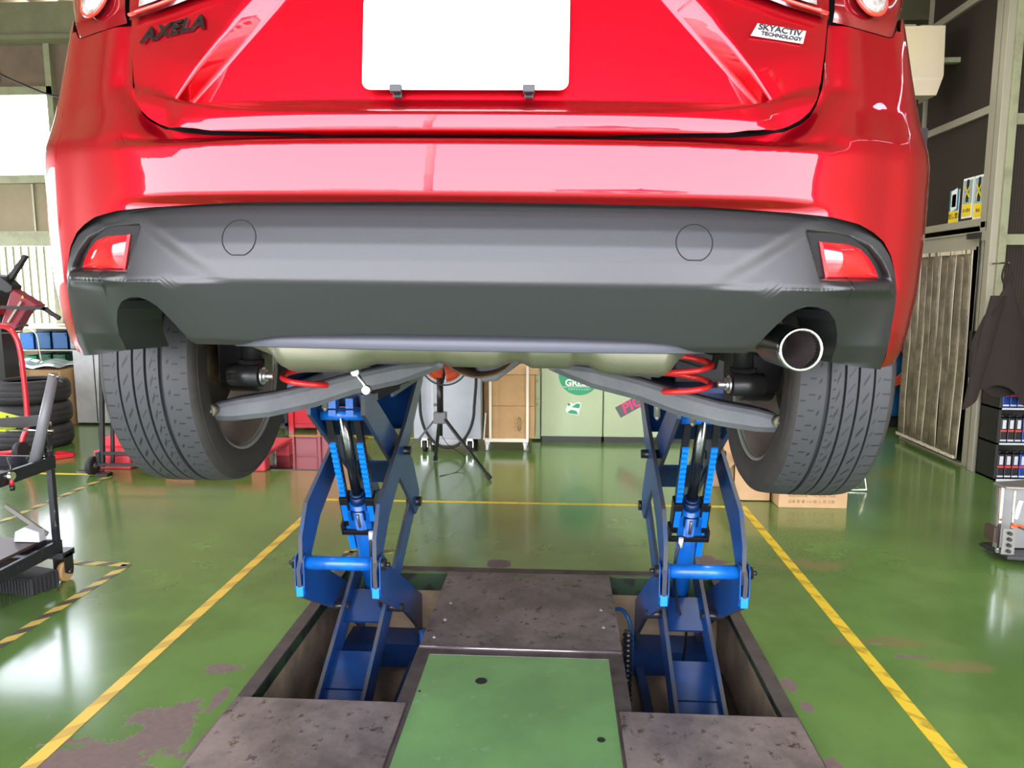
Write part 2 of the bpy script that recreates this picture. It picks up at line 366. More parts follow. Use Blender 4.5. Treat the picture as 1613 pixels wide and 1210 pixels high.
def wloc(o):
    p = Vector((0, 0, 0))
    while o: p += o.location; o = o.parent
    return p
def obj(name, mb, m, parent=None, local=False, bevel=0, shift=None, recalc=True, loc=None, sharp=None, solid=0):
    """link ONE mesh object; mesh coordinates are world unless local (then parent space, minus shift)"""
    off = Vector((0, 0, 0))
    if parent is not None and not local: off = wloc(parent)
    if shift: off = off + Vector(shift)
    L = Vector(loc) - off if loc is not None else Vector((0, 0, 0))
    me = bpy.data.meshes.new(name)
    me.from_pydata([p - off - L for p in mb.v], [], mb.f)
    me.polygons.foreach_set('use_smooth', mb.sm)
    if recalc:
        import bmesh
        b = bmesh.new(); b.from_mesh(me); bmesh.ops.recalc_face_normals(b, faces=b.faces); b.to_mesh(me); b.free()
    me.update()
    o = bpy.data.objects.new(name, me); COL.objects.link(o); o.location = L
    if parent is not None: o.parent = parent
    for k in (m if isinstance(m, (list, tuple)) else [m]): me.materials.append(k)
    if solid:
        md = o.modifiers.new('solid', 'SOLIDIFY'); md.thickness = solid; md.offset = 0
    if bevel:
        md = o.modifiers.new('bevel', 'BEVEL'); md.width = bevel; md.segments = 2; md.limit_method = 'ANGLE'; md.angle_limit = radians(40)
    return o
def tag(o, label=None, cat=None, group=None, kind=None):
    if label: o['label'] = label
    if cat: o['category'] = cat
    if group: o['group'] = group
    if kind: o['kind'] = kind
    return o
def thing(name, label, cat, loc=(0, 0, 0), rot=(0, 0, 0), group=None):
    o = bpy.data.objects.new(name, None); COL.objects.link(o); o.location = loc; o.rotation_euler = rot
    o.empty_display_size = 0.1
    return tag(o, label, cat, group)
def struct(name, mb, m, **k): return tag(obj(name, mb, m, **k), kind='structure')
def kids(o): return [c for c in bpy.data.objects if c.parent == o]
def dup(root, loc, label=None, rotz=None):
    r = root.copy(); COL.objects.link(r); r.location = loc
    if rotz is not None: r.rotation_euler = (0, 0, rotz)
    if label: r['label'] = label
    for ch in kids(root):
        if ch is r: continue
        c = ch.copy(); COL.objects.link(c); c.parent = r
        for gch in kids(ch):
            d = gch.copy(); COL.objects.link(d); d.parent = c
    return r
def text_mb(body, size, depth, M, shear=0.0, bold=0.0, align='CENTER', xs=1.0, space=1.0):
    """real lettering turned to mesh; M maps text space (x right, y up, z out) to target space"""
    cu = bpy.data.curves.new('txt', 'FONT'); cu.body = body; cu.size = size; cu.extrude = depth; cu.shear = shear; cu.offset = bold
    cu.align_x = align; cu.space_character = space; cu.align_y = 'CENTER'; cu.resolution_u = 3
    o = bpy.data.objects.new('txt', cu); COL.objects.link(o)
    dg = bpy.context.evaluated_depsgraph_get(); dg.update()
    me = bpy.data.meshes.new_from_object(o.evaluated_get(dg))
    mb = MB(); mb.add([M @ Vector((v.co.x * xs, v.co.y, v.co.z)) for v in me.vertices], [list(p.vertices) for p in me.polygons])
    bpy.data.objects.remove(o); bpy.data.curves.remove(cu); bpy.data.meshes.remove(me)
    return mb
def frameM(o, ax, ay):
    ax = Vector(ax).normalized(); ay = Vector(ay); az = ax.cross(ay).normalized(); ay = az.cross(ax).normalized()
    M = Matrix.Identity(4)
    for i in range(3): M[i][0] = ax[i]; M[i][1] = ay[i]; M[i][2] = az[i]; M[i][3] = o[i]
    return M
def smooth(a, b, x):
    t = max(0.0, min(1.0, (x - a) / (b - a))); return t * t * (3 - 2 * t)
def lerp(a, b, t): return a + (b - a) * t
def pw(tab, x):
    """piecewise linear"""
    if x <= tab[0][0]: return tab[0][1]
    for (a, b), (c, d) in zip(tab, tab[1:]):
        if x <= c: return lerp(b, d, (x - a) / (c - a))
    return tab[-1][1]
def catmull(pts, m=8, closed=False):
    out = []; n = len(pts)
    P = [Vector(p) for p in pts]
    rng = range(n) if closed else range(n - 1)
    for i in rng:
        if closed: a, b, c, d = P[i - 1], P[i], P[(i + 1) % n], P[(i + 2) % n]
        else: a, b, c, d = P[max(i - 1, 0)], P[i], P[i + 1], P[min(i + 2, n - 1)]
        for k in range(m):
            t = k / m
            out.append(0.5 * ((2 * b) + (c - a) * t + (2 * a - 5 * b + 4 * c - d) * t * t + (-a + 3 * b - 3 * c + d) * t ** 3))
    if not closed: out.append(P[-1])
    return out

# ================================================================== SETTING
PX0, PX1, PY0, PY1 = -1.12, 0.81, 1.55, 3.62       # lift pit opening
RX0, RX1, RY0, RY1 = -6.6, 6.2, -1.8, 8.5          # hall
fl = MB()
for (a, b, c, d) in ((RX0, RY0, PX0, RY1), (PX1, RY0, RX1, RY1), (PX0, RY0, PX1, PY0), (PX0, PY1, PX1, RY1)):
    fl.box((a, b, -0.06), (c, d, 0))
struct('floor', fl, M_floor)
gm = MB().box((-40, -60, -0.12), (40, RY0, -0.03)).box((-40, RY1 + .12, -0.12), (40, 60, -0.03)).box((-40, RY0, -0.12), (RX0 - .1, RY1 + .12, -0.03)).box((RX1 + .1, RY0, -0.12), (40, RY1 + .12, -0.03))
struct('ground', gm, M_asphalt)
# pit walls and floor
pit = MB()
pit.box((PX0 - .1, PY0 - .1, -0.5), (PX0, PY1 + .1, -0.06)).box((PX1, PY0 - .1, -0.5), (PX1 + .1, PY1 + .1, -0.06))
pit.box((PX0, PY1, -0.5), (PX1, PY1 + .1, -0.06)).box((PX0, PY0 - .1, -0.5), (PX1, PY0, -0.06))
struct('pit_wall', pit, M_pit)
struct('pit_floor', MB().box((PX0, PY0, -0.5), (PX1, PY1, -0.42)), M_pit_floor)
struct('pit_edge_band', MB().box((PX0, PY0, -0.10), (PX0 + .006, PY1, -0.012)).box((PX1 - .006, PY0, -0.10), (PX1, PY1, -0.012)).box((PX0, PY1 - .006, -0.10), (PX1, PY1, -0.012)), M_pit_green)
rim = MB(); e = 0.055
rim.box((PX0 - .01, PY0 - e, 0.0), (PX0 + e - .01, PY1 + e, 0.008)).box((PX1 - e + .01, PY0 - e, 0.0), (PX1 + .01, PY1 + e, 0.008)).box((PX0 - .01, PY1 - .015, 0.0), (PX1 + .01, PY1 + e - .01, 0.008))
struct('trim_1', rim, M_rim_steel, bevel=0.002)
# concrete island between the two bays
isl = MB().box((-0.50, PY0, -0.42), (0.205, 2.755, 0.008))
struct('pit_island', isl, M_green_lid)
ir = MB(); ir.box((-0.555, PY0, -0.06), (-0.50, 2.80, 0.010)).box((0.205, PY0, -0.06), (0.262, 2.80, 0.010)).box((-0.50, 2.745, -0.06), (0.205, 2.80, 0.010))
ir.box((-0.54, PY0, -0.42), (-0.5, 2.78, -0.06)).box((0.205, PY0, -0.42), (0.245, 2.78, -0.06))
struct('trim_2', ir, M_rim_steel, bevel=0.002)
# holes drilled in the green lid (dark plugs)
hp = MB(); 
for (px, py, r) in ((758, 1073, .022), (947, 1166, .013), (661, 1089, .005)):
    d = ray(px, py); p = Vector((0, 0, CAMZ)) + d * ((0.008 - CAMZ) / d.z); hp.cyl((p.x, p.y, 0.004), (p.x, p.y, 0.0095), r, 18)
struct('pit_island_hole', hp, M_black)

# steel lids
def lid(name, label, x0, x1, y0, y1, z0, rolled=False, rivets=()):
    t = thing(name, label, 'steel plate', ((x0 + x1) / 2, (y0 + y1) / 2, z0))
    obj('plate', MB().box((x0, y0, z0), (x1, y1, z0 + .008)), M_steel_plate, t, bevel=0.002)
    if rolled: obj('rolled_edge', MB().cyl((x0, y0, z0 + .003), (x1, y0, z0 + .003), .0075, 12), mat('rubbed_steel_edge', (0.3, 0.25, 0.25), 0.25, metal=0.8), t)
    for (a, b) in rivets: obj('rivet', MB().lathe([(0.001, .007), (.006, .005), (.009, 0)], (a, b, z0 + .008), n=12), M_silver, t)
    return t
lid('pit_cover_plate', 'dark brown steel cover plate with rivets behind the green lid, between the lift bays', -0.548, 0.262, 2.795, 3.575, 0.010, True,
    ((-.48, 3.2), (-.48, 3.03), (-.5, 2.87), (.2, 3.17), (.2, 3.0)))
lid('pit_cover_plate', 'brown steel cover plate over the pit, left of the green lid at bottom edge', PX0 + .0, -0.518, 1.56, 2.385, 0.010)
lid('pit_cover_plate', 'brown steel cover plate over the pit, right of the green lid at bottom edge', 0.216, PX1, 1.56, 2.372, 0.012)

# floor tapes
def tape(name, label, pts, m, w=0.05):
    mb = MB()
    for (a, b) in zip(pts, pts[1:]):
        a = Vector((*a, 0)); b = Vector((*b, 0)); d = (b - a).normalized()
        mb.bar(a + Vector((0, 0, .0012)), b + Vector((0, 0, .0012)), w, .0016)
    return tag(obj(name, mb, m), label, 'floor tape')
tape('floor_tape', 'long yellow tape line on green floor right of the lift', [(1.225, 0.6), (1.225, 4.84)], M_tape_faint)
tape('floor_tape', 'long dusty yellow tape line on green floor left of the lift', [(-1.595, 0.8), (-1.595, 4.84)], M_tape_l)
tape('floor_tape', 'cross yellow tape line on the floor behind the lift', [(-1.62, 4.855), (1.25, 4.855)], M_tape_y, .035)
tape('floor_tape', 'yellow and black L shaped tape beside the black cart', [(-2.27, 1.6), (-2.25, 3.61), (-2.62, 3.62)], M_tape_yb, .05)
tape('floor_tape', 'yellow and black tape running back behind the black cart', [(-3.45, 3.3), (-3.44, 5.40)], M_tape_yb, .045)
tape('floor_tape', 'thin plain yellow tape near the tyre stack', [(-4.6, 5.43), (-3.48, 5.41)], M_tape_y, .035)
tape('floor_tape', 'yellow and black tape strip just behind the pit', [(-1.14, 3.76), (-1.14, 3.88), (-0.9, 3.88)], M_tape_yb, .05)
tape('floor_tape', 'yellow tape line passing behind the dark floor mat', [(-2.62, 6.98), (-1.3, 6.95)], M_tape_y, .03)

# walls: back wall with two window openings at left (Y = 8.5)
BW = RY1
def wallbox(x0, x1, z0, z1, m, name, y=BW, t=0.10): return struct(name, MB().box((x0, y, z0), (x1, y + t, z1)), m)
W1 = (-9.0, -5.815, 2.72, 3.62); W2 = (-9.0, -5.90, 0.97, 1.92)
L0 = -9.0
bw = MB()
bw.box((L0, BW, 2.09), (-5.815, BW + .1, 2.63)).box((-5.86, BW, 0.0), (RX1, BW + .1, 2.63)).box((L0, BW, 0), (-5.86, BW + .1, 0.93))
struct('wall_back', bw, M_wall)
bu = MB().box((L0, BW, 3.70), (RX1, BW + .1, 4.2)).box((-5.76, BW, 2.63), (RX1, BW + .1, 3.70))
struct('wall_back_upper', bu, M_wall_b)
struct('beam_back', MB().box((L0, BW - .18, 4.20), (RX1, BW + .1, 4.56)).box((L0, BW - .22, 4.16), (RX1, BW, 4.21)), M_beam)
wf = MB()
wf.box((L0, BW - .06, 3.61), (-5.76, BW + .04, 3.70)).box((L0, BW - .08, 2.63), (-5.76, BW + .06, 2.72)).box((-5.825, BW - .06, 2.63), (-5.755, BW + .05, 4.2))
wf.box((-7.3, BW - .02, 2.72), (-7.25, BW + .04, 3.62))
struct('window_1', wf, M_frame_g)
wf = MB()
wf.box((L0, BW - .06, 1.92), (-5.84, BW + .04, 2.03)).box((L0, BW - .02, 2.03), (-5.84, BW + .04, 2.09)).box((-5.91, BW - .07, 0.9), (-5.83, BW + .05, 1.96)).box((L0, BW - .06, 0.90), (-5.84, BW + .06, 0.97))
wo2 = struct('window_2', wf, M_frame_g)
wb = MB(); x = -5.99
while x > L0: wb.box((x - .012, BW + .05, 0.97), (x + .012, BW + .08, 1.92)); x -= 0.095
obj('window_bar', wb, M_beam, wo2)
wbx = MB().box((-6.125, BW - .02, 2.09), (-6.105, BW, 2.63)).box((-6.42, BW - .015, 3.70), (-6.40, BW, 4.2)).box((-5.60, BW - .03, 3.66), (-5.2, BW, 3.78)).box((-5.60, BW - .05, 3.70), (-5.2, BW, 3.73))
struct('trim_3', wbx, M_alu)
# high transom panels at back right
tr = MB().box((2.9, BW - .04, 3.3), (3.5, BW, 4.2)); struct('trim_4', tr, M_frame_g)
# side walls
# wide shutter opening in the left side wall lets daylight in
lw = MB().box((L0 - .1, RY0, 0), (L0, 2.6, 4.6)).box((L0 - .1, 2.6, 2.9), (L0, 7.6, 4.6)).box((L0 - .1, 7.6, 0), (L0, BW, 4.6)).box((L0 - .1, 2.6, 0), (L0, 7.6, 0.9))
struct('wall_left', lw, M_wall)
struct('floor_left', MB().box((L0, RY0, -0.06), (RX0, BW, 0)), M_floor)
struct('wall_right', MB().box((RX1, RY0, 0), (RX1 + .1, BW, 4.6)), M_wall)
# shop front: door posts and a header over the open shutter
ff = MB().box((L0, RY0 - .15, 0), (-7.2, RY0, 4.6)).box((6.0, RY0 - .15, 0), (RX1, RY0, 4.6)).box((-7.2, RY0 - .15, 3.4), (6.0, RY0, 4.6))
struct('wall_front', ff, M_wall_b)
# ceiling: corrugated deck, ridges running towards the back
def ceil_fn(u, v): return Vector((u, v, 4.62 + 0.045 * sin(u * 2 * pi / 0.34)))
us = [L0 + i * 0.0425 for i in range(int((RX1 - L0) / 0.0425) + 2)]
cb = MB().grid(ceil_fn, us, [RY0 - .1, 8.6], smooth=True)
struct('ceiling', cb, M_ceil, solid=0.01)
for i, yb in enumerate((1.2, 4.8)):
    struct('beam_roof', MB().box((L0, yb - .08, 4.25), (RX1, yb + .08, 4.58)), M_beam)
for (lx, ly, wh) in ((-3.2, 4.5, 'over the left side of the hall'), (-0.2, 6.6, 'over the green lockers'), (1.9, 4.2, 'over the right side of the hall')):  # added housings above the fill lights, out of view
    t = thing('added_lamp_fixture', 'added unseen fluorescent fixture under the corrugated roof ' + wh, 'added lamp fixture', (lx, ly, 4.2), group='added fluorescent fixtures under the roof')
    obj('housing', MB().box((lx - .13, ly - 1.22, 4.19), (lx + .13, ly + 1.22, 4.24)), M_white_post, t)
    obj('hanger', MB().cyl((lx, ly - .9, 4.24), (lx, ly - .9, 4.60), .01, 6).cyl((lx, ly + .9, 4.24), (lx, ly + .9, 4.60), .01, 6), M_alu, t)
# conduit cable at upper left
tag(obj('wall_cable', MB().tube(catmull([at(-20, 108, 8.35), at(40, 135, 8.35), at(90, 152, 8.35), at(170, 160, 8.35)], 5), .012, 6), M_satin), 'thin black cable sloping across the upper left wall', 'cable')

# booth (screened enclosure) at right: side wall X=3.3, Y 6.0..7.25 ; front Y=5.95
BX = 3.3
sc = MB().box((BX + .02, 6.05, 1.95), (BX + .03, 7.22, 4.6)); struct('wall_booth_side', sc, M_screen)
sc = MB().box((BX + .03, 5.97, 0.0), (RX1, 5.98, 4.6)); struct('wall_booth_front', sc, M_screen)
struct('wall_booth_back', MB().box((BX + .03, 7.2, 0), (4.6, 7.22, 4.6)), M_screen)
fr = MB()
fr.box((BX - .045, 5.93, 0), (BX + .01, 6.0, 4.6)).box((BX - .02, 6.06, 1.9), (BX + .03, 6.14, 4.6))
for z in (1.95, 2.80, 3.72): fr.box((BX - .01, 6.0, z - .03), (BX + .03, 7.25, z + .03))
fr.box((BX - .005, 7.22, 0), (BX + .03, 7.26, 4.6))
struct('trim_5', fr, M_alu, bevel=.003)
fp = MB().box((BX + .01, 5.91, 0), (BX + .065, 5.985, 4.6))
for z in (1.80, 2.68, 3.6): fp.box((BX + .05, 5.93, z - .04), (RX1, 5.975, z + .04))
fp.box((3.95, 5.93, 0), (4.02, 5.975, 4.6)).box((BX + .05, 5.93, 0), (RX1, 5.975, .1))
struct('trim_6', fp, M_frame_g, bevel=.003)
# door frame of the strip curtain
dfm = MB().box((BX - .02, 6.06, 0), (BX + .03, 6.13, 1.95)).box((BX - .02, 6.1, 1.76), (BX + .03, 7.22, 1.86)).box((BX - .035, 6.1, 1.86), (BX + .02, 7.22, 1.875)).box((BX - .03, 6.02, 1.80), (BX, 6.14, 1.875))
dfm.box((BX - .02, 6.1, 0), (BX + .03, 7.25, .015))
d1 = struct('door_1', dfm, M_alu, bevel=.002)
obj('door_closer', MB().box((BX - .06, 6.08, 1.82), (BX - .03, 6.24, 1.865)), M_satin, d1)
obj('door_rod', MB().cyl((BX - .03, 6.09, 0.9), (BX - .03, 6.09, 1.82), .006, 8).box((BX - .045, 6.07, .95), (BX - .02, 6.11, 1.1)), M_satin, d1)
sct = thing('strip_curtain', 'grubby ribbed vinyl strip curtain hanging in the booth doorway', 'strip curtain', (BX - .02, 6.66, 0.05))
obj('hanging_rail', MB().box((BX - .05, 6.14, 1.735), (BX - .03, 7.2, 1.76)), M_alu, sct)
ny = 9; pw_ = 1.06 / ny
for i in range(ny):
    y0 = 6.145 + i * pw_
    ph = random.random() * 6
    def fn(u, v, y0=y0, ph=ph):
        z = 0.06 + (1.735 - 0.06) * v
        return Vector((BX - .045 - .022 * sin(pi * u) - .006 * sin(ph + v * 5), y0 + (pw_ + .01) * u + .006 * sin(ph + v * 7) * (1 - v), z))
    obj('vinyl_strip', MB().grid(fn, [k / 6 for k in range(7)], [k / 14 for k in range(15)]), M_vinyl, sct, solid=.002)
    obj('strip_edge', MB().tube([fn(0, k / 14.) + Vector((-.004, 0, 0)) for k in range(15)], .0045, 6), M_vinyl_edge, sct)
    obj('strip_clip', MB().box((BX - .075, y0 + .02, .05), (BX - .045, y0 + pw_ - .005, .075)), M_vinyl_edge, sct)
    obj('hanger_clip', MB().box((BX - .07, y0 + .02, 1.705), (BX - .045, y0 + pw_ - .005, 1.735)), M_vinyl_edge, sct)

# signs on the booth side screen (face -X)
def sign(y0, y1, z0, z1, label, kind):
    t = thing('safety_sign', label, 'sign', (BX + .02, (y0 + y1) / 2, z0))
    xx = BX + .006
    # panel faces -X; screen direction "right" is towards smaller Y
    obj('panel', MB().box((xx, y0, z0), (xx + .006, y1, z1)), M_st_white, t)
    h = z1 - z0
    top = M_sign_b if kind == 0 else M_sign_lb
    m_ = .0 if kind == 0 else .012
    obj('picture_field', MB().box((xx - .002, y0 + m_, z0 + h * .36), (xx, y1 - m_, z1 - m_ * 1.5)), top, t)
    obj('caption_field', MB().box((xx - .002, y0 + m_, z0 + m_ * 1.3), (xx, y1 - m_, z0 + h * .355)), M_sign_y, t)
    yc = (y0 + y1) / 2
    if kind == 0:
        obj('pictogram', MB().box((xx - .004, yc - .035, z0 + h * .48), (xx - .002, yc + .03, z0 + h * .86)), M_sign_y, t)
        obj('pictogram_outline', MB().prism([(-.045, -.09), (.045, -.07), (.045, .10), (-.045, .08)], .002, (xx - .003, yc, z0 + h * .67), (0, -1, 0), (0, 0, 1)), M_st_white, t)
        body = '手出し禁止'
    else:
        pm = MB()
        pm.lathe([(.001, -.001), (.02, -.001), (.02, .001), (.001, .001)], (xx - .004, yc, z0 + h * .90), 'X', 14)
        pm.box((xx - .005, yc - .018, z0 + h * .40), (xx - .003, yc + .018, z0 + h * .85))
        obj('pictogram', pm, M_ink, t)
        xm = MB().bar((xx - .006, yc - .035, z0 + h * .5), (xx - .006, yc + .035, z0 + h * .8), .012, .002, (1, 0, 0)).bar((xx - .006, yc + .035, z0 + h * .5), (xx - .006, yc - .035, z0 + h * .8), .012, .002, (1, 0, 0))
        obj('cross_mark', xm, M_sign_y, t)
        body = '立入禁止' if kind == 1 else '禁止'
    try:
        M = frameM((xx - .003, yc, z0 + h * .19), (0, -1, 0), (0, 0, 1))
        obj('lettering', text_mb(body, .052 if kind == 0 else .03, .0008, M), M_ink, t)
    except Exception as ex: print('text failed', ex)
sign(6.53, 6.675, 1.98, 2.25, 'blue and yellow sign, lone left one of the three on the booth screen', 0)
sign(6.32, 6.475, 2.00, 2.32, 'pale sign with black figure crossed out, middle of three on booth', 1)
sign(6.15, 6.305, 1.98, 2.32, 'pale sign with black figure crossed out, right of three by booth post', 2)

# unit heater / cream box
hx0, hx1, hy, = 2.55, 3.115, 6.56
t = thing('wall_unit', 'cream sheet metal unit hanging high at the booth corner', 'wall unit', (2.85, 6.75, 3.0))
hb = MB().prism([(hx0, 3.005), (hx1 - .035, 3.005), (hx1 + .012, 3.16), (hx1, 3.55), (hx0, 3.55)], .4, (0, 6.76, 0), (1, 0, 0), (0, 0, 1))
obj('housing', hb, M_cream2, t, bevel=.004)
obj('lower_lip', MB().box((hx0, 6.556, 3.13), (hx1 + .003, 6.559, 3.135)), M_cart_white, t)
obj('bracket', MB().box((hx0, 6.8, 3.55), (hx1 - .13, 6.9, 3.64)).box((2.98, 6.7, 3.55), (3.06, 6.8, 3.6)).box((3.05, 6.7, 3.3), (3.32, 6.76, 3.34)), M_frame_g, t)
obj('pipe_fitting', MB().box((2.8, 6.7, 2.95), (3.0, 6.85, 3.005)).cyl((2.87, 6.75, 2.9), (2.87, 6.75, 2.98), .035, 12), M_gloss_black, t)
obj('bolt', MB().cyl((2.745, 6.553, 3.53), (2.745, 6.562, 3.53), .01, 10), M_satin, t)
obj('drain_pipe', MB().cyl((2.90, 6.75, 1.6), (2.90, 6.75, 2.93), .02, 10), M_satin, t)

# outdoor things seen only in reflections
t = thing('house', 'pale house with dark windows across the forecourt', 'house', (5.5, -16, 0))
obj('wall', MB().box((2.0, -19, 0), (8.5, -16, 3.4)), M_house, t)
obj('roof', MB().prism([(-3.7, 0), (3.7, 0), (0, 1.4)], 3.6, (5.25, -17.5, 3.4)), M_red_dark, t)
for x0 in (2.8, 4.6, 6.6): obj('window', MB().box((x0, -16.0, 1.0), (x0 + 1.0, -15.95, 2.3)), M_satin, t)
tag(obj('utility_pole', MB().cyl((-2.2, -12, 0), (-2.2, -12, 9), .13, 12).box((-2.9, -12.05, 8), (-1.5, -11.95, 8.1)), M_house), 'concrete utility pole across the forecourt', 'utility pole')
for xx, yy in ((-9, -18),):
    tag(obj('shed', MB().box((xx, yy - 3, 0), (xx + 4, yy, 2.2)).prism([(0, 2.2), (4.0, 2.2), (2.0, 3.0)], 3, (xx, yy - 1.5, 0)), M_house), 'low pale shed at the far side of the forecourt', 'shed')

# ================================================================== CAR
XC, CY, Z0 = -0.150, 1.10, 0.93
car = thing('car', 'glossy red hatchback raised on the blue scissor lift, rear towards us', 'car', (XC, CY, Z0), (0, radians(0.75), radians(1.1)))
CM = Matrix.Translation((XC, CY, Z0)) @ Matrix.Rotation(radians(1.1), 4, 'Z') @ Matrix.Rotation(radians(0.75), 4, 'Y')
CI = CM.inverted()
def carp(px, py, Y):
    """photo point at distance Y, in car coordinates with world-like z"""
    q = CI @ at(px, py, Y); return Vector((q.x, q.y, q.z + Z0))
def cobj(name, mb, m, parent=None, **k):
    """part given in car coordinates (x from centre, y forward from bumper, z world-like)"""
    p = parent or car
    sh = (0, 0, Z0)
    if parent is not None and parent is not car:
        sh = Vector((0, 0, Z0))
        q = parent
        while q is not None and q is not car: sh = sh + q.location; q = q.parent
    return obj(name, mb, m, p, local=True, shift=sh, **k)

plan_pts = [(0, 0), (.15, .0025), (.30, .012), (.42, .031), (.52, .060), (.60, .096), (.66, .129), (.72, .163), (.762, .208), (.794, .276), (.821, .38), (.855, .53), (.882, .70), (.893, .9), (.8975, 1.2),
            (.8975, 2.0), (.8975, 3.0), (.885, 3.5), (.84, 3.95), (.72, 4.22), (.5, 4.38), (.2, 4.44), (0, 4.45)]
pl = catmull([(-.15, .0025, 0)] + [(a, b, 0) for a, b in plan_pts], 12)[12:]
arc = [0.0]
for a, b in zip(pl, pl[1:]): arc.append(arc[-1] + (b - a).length)
def plan(s):
    sg = -1 if s < 0 else 1; s = abs(s)
    lo, hi = 0, len(arc) - 1
    while hi - lo > 1:
        m = (lo + hi) // 2
        if arc[m] <= s: lo = m
        else: hi = m
    t = min(1.0, (s - arc[lo]) / (arc[lo + 1] - arc[lo])) if lo + 1 < len(arc) else 1
    p = pl[lo].lerp(pl[lo + 1], t)
    def nrm(i):
        i = max(1, min(len(pl) - 2, i)); d = (pl[i + 1] - pl[i - 1]).normalized(); return Vector((-d.y, d.x, 0))
    n = nrm(lo).lerp(nrm(lo + 1), t)
    if s < 1e-6: n = Vector((0, 1, 0))
    n.normalize()
    return Vector((p.x * sg, p.y, 0)), Vector((n.x * sg, n.y, 0))
def s_of_x(x):
    for i in range(len(pl) - 1):
        if pl[i + 1].x >= x and pl[i].x <= x: return lerp(arc[i], arc[i + 1], (x - pl[i].x) / (pl[i + 1].x - pl[i].x + 1e-9))
    return arc[-1]
def x_of_s(s): return abs(plan(s)[0].x)
def s_of_y(y):
    for i in range(10, len(pl) - 1):
        if pl[i + 1].y >= y: return lerp(arc[i], arc[i + 1], (y - pl[i].y) / (pl[i + 1].y - pl[i].y + 1e-9))
def surf(s, z, off):
    p, n = plan(s); k = smooth(.66, .84, abs(p.x)) if p.y < 2.5 else 1.0
    n = Vector((0, 1, 0)).lerp(n, k); q = p + n * off; q.z = z
    return q
# vertical offset profiles
def off_center(z): return pw([(1.30, .06), (1.36, .03), (1.570, .012), (1.575, .007), (1.580, .001), (1.585, -.0015), (1.590, -.0018), (1.610, -.0012), (1.635, .0008), (1.656, .0032), (1.659, .005), (1.663, .011), (1.667, .024), (1.671, .045), (1.70, .052), (1.90, .06)], z)
def off_corner(z): return pw([(1.30, .055), (1.34, .028), (1.38, .016), (1.45, .004), (1.55, -.001), (1.66, .0), (1.682, .004), (1.70, .012), (1.73, .024), (1.80, .044), (1.88, .066), (1.96, .092), (2.1, .13)], z)
def off_red(s, z):
    x = x_of_s(s) if abs(s) < 1.0 else .9
    t = smooth(.42, .60, x)
    o = lerp(off_center(z), off_corner(z), t)
    # flank groove beside the tailgate
    if z > 1.66: o += .014 * math.exp(-((x - .560 + (0.0 if z > 1.76 else (1.76 - z) * .9)) / .022) ** 2) * smooth(1.66, 1.70, z)
    if abs(s) > 1.5: o = lerp(o, off_corner(z), 1)
    return o
# gap curve (upper border of the bumper) as a function of x
def gap_z(x):
    return pw([(0, 1.671), (.21, 1.671), (.40, 1.678), (.45, 1.684), (.485, 1.691), (.51, 1.703), (.5265, 1.7165), (.538, 1.735), (.5475, 1.768), (.555, 1.82), (.562, 1.874), (.563, 1.876)], x)
def lamp_z(x):   # underside line of the tail lamp
    return pw([(.0, 1.94), (.30, 1.93), (.44, 1.892), (.50, 1.877), (.561, 1.866), (.62, 1.862), (.678, 1.860), (.688, 1.864), (.70, 1.885), (.715, 1.905), (.80, 1.925), (.9, 1.95)], x)
def clad_top(x): return pw([(0, 1.571), (.35, 1.569), (.49, 1.5645), (.56, 1.560), (.61, 1.552), (.64, 1.541), (.663, 1.528), (.682, 1.505), (.694, 1.475), (.701, 1.44), (.703, 1.41)], x)
S_CL = s_of_x(.703)
def clad_bot(x):
    base = pw([(0, 1.376), (.15, 1.375), (.28, 1.370), (.316, 1.366), (.345, 1.356), (.365, 1.352), (.447, 1.351), (.473, 1.386), (.497, 1.412), (.512, 1.421), (.529, 1.4255), (.548, 1.425), (.57, 1.418), (.586, 1.404), (.597, 1.382), (.601, 1.36), (.603, 1.332), (.66, 1.322), (.70, 1.318)], x)
    return base
def srange(a, b, step, extra=()):
    n = max(2, int(round((b - a) / step))); r = [a + (b - a) * i / n for i in range(n + 1)] + list(extra)
    return sorted(set(round(v, 5) for v in r if a - 1e-9 <= v <= b + 1e-9))
# red bumper + quarter panels: one continuous shell, columns in s
SQ = s_of_y(4.0)
def arch_low(y, z):
    best = z
    for cyw in (.87, 3.55):
        d = abs(y - cyw)
        if d < .375: best = max(best, 1.33 + sqrt(.375 ** 2 - d * d))
    return best
def red_low(s):
    x = x_of_s(s); y = plan(s)[0].y
    if abs(s) < S_CL: return clad_top(x) + .002
    if abs(s) < S_CL + .004: return lerp(clad_top(.703), 1.320, (abs(s) - S_CL) / .004)
    return arch_low(y, pw([(.15, 1.320), (.2, 1.325), (.5, 1.30), (1.0, 1.24), (3.2, 1.22), (4.4, 1.24)], y))
def red_high(s):
    x = x_of_s(s); y = plan(s)[0].y
    if abs(s) > s_of_x(.715): return pw([(.16, 1.90), (.28, 1.925), (.6, 1.97), (1.3, 1.95), (3.2, 1.86), (4.45, 1.6)], y)
    return min(gap_z(x), lamp_z(x))
def column_patch(mb, ss, low, high, offf, nz, zs=()):
    def fn(s, v):
        z = lerp(low(s), high(s), v); return surf(s, z, offf(s, z))
    mb.grid(fn, ss, [i / nz for i in range(nz + 1)])
def red_patch():
    mb = MB()
    s1 = SQ
    ss = srange(0, s_of_x(.44), .02) + srange(s_of_x(.44), s_of_x(.60), .003) + srange(s_of_x(.60), S_CL - .001, .006) + srange(S_CL - .001, S_CL + .006, .001) + srange(S_CL + .006, s_of_y(1.3), .012) + srange(s_of_y(1.3), SQ, .04)
    ss = sorted(set(ss)); ss = [-v for v in ss[::-1]] + ss[1:]
    # mirrored columns with a common number of rows
    column_patch(mb, ss, red_low, red_high, off_red, 44)
    return mb
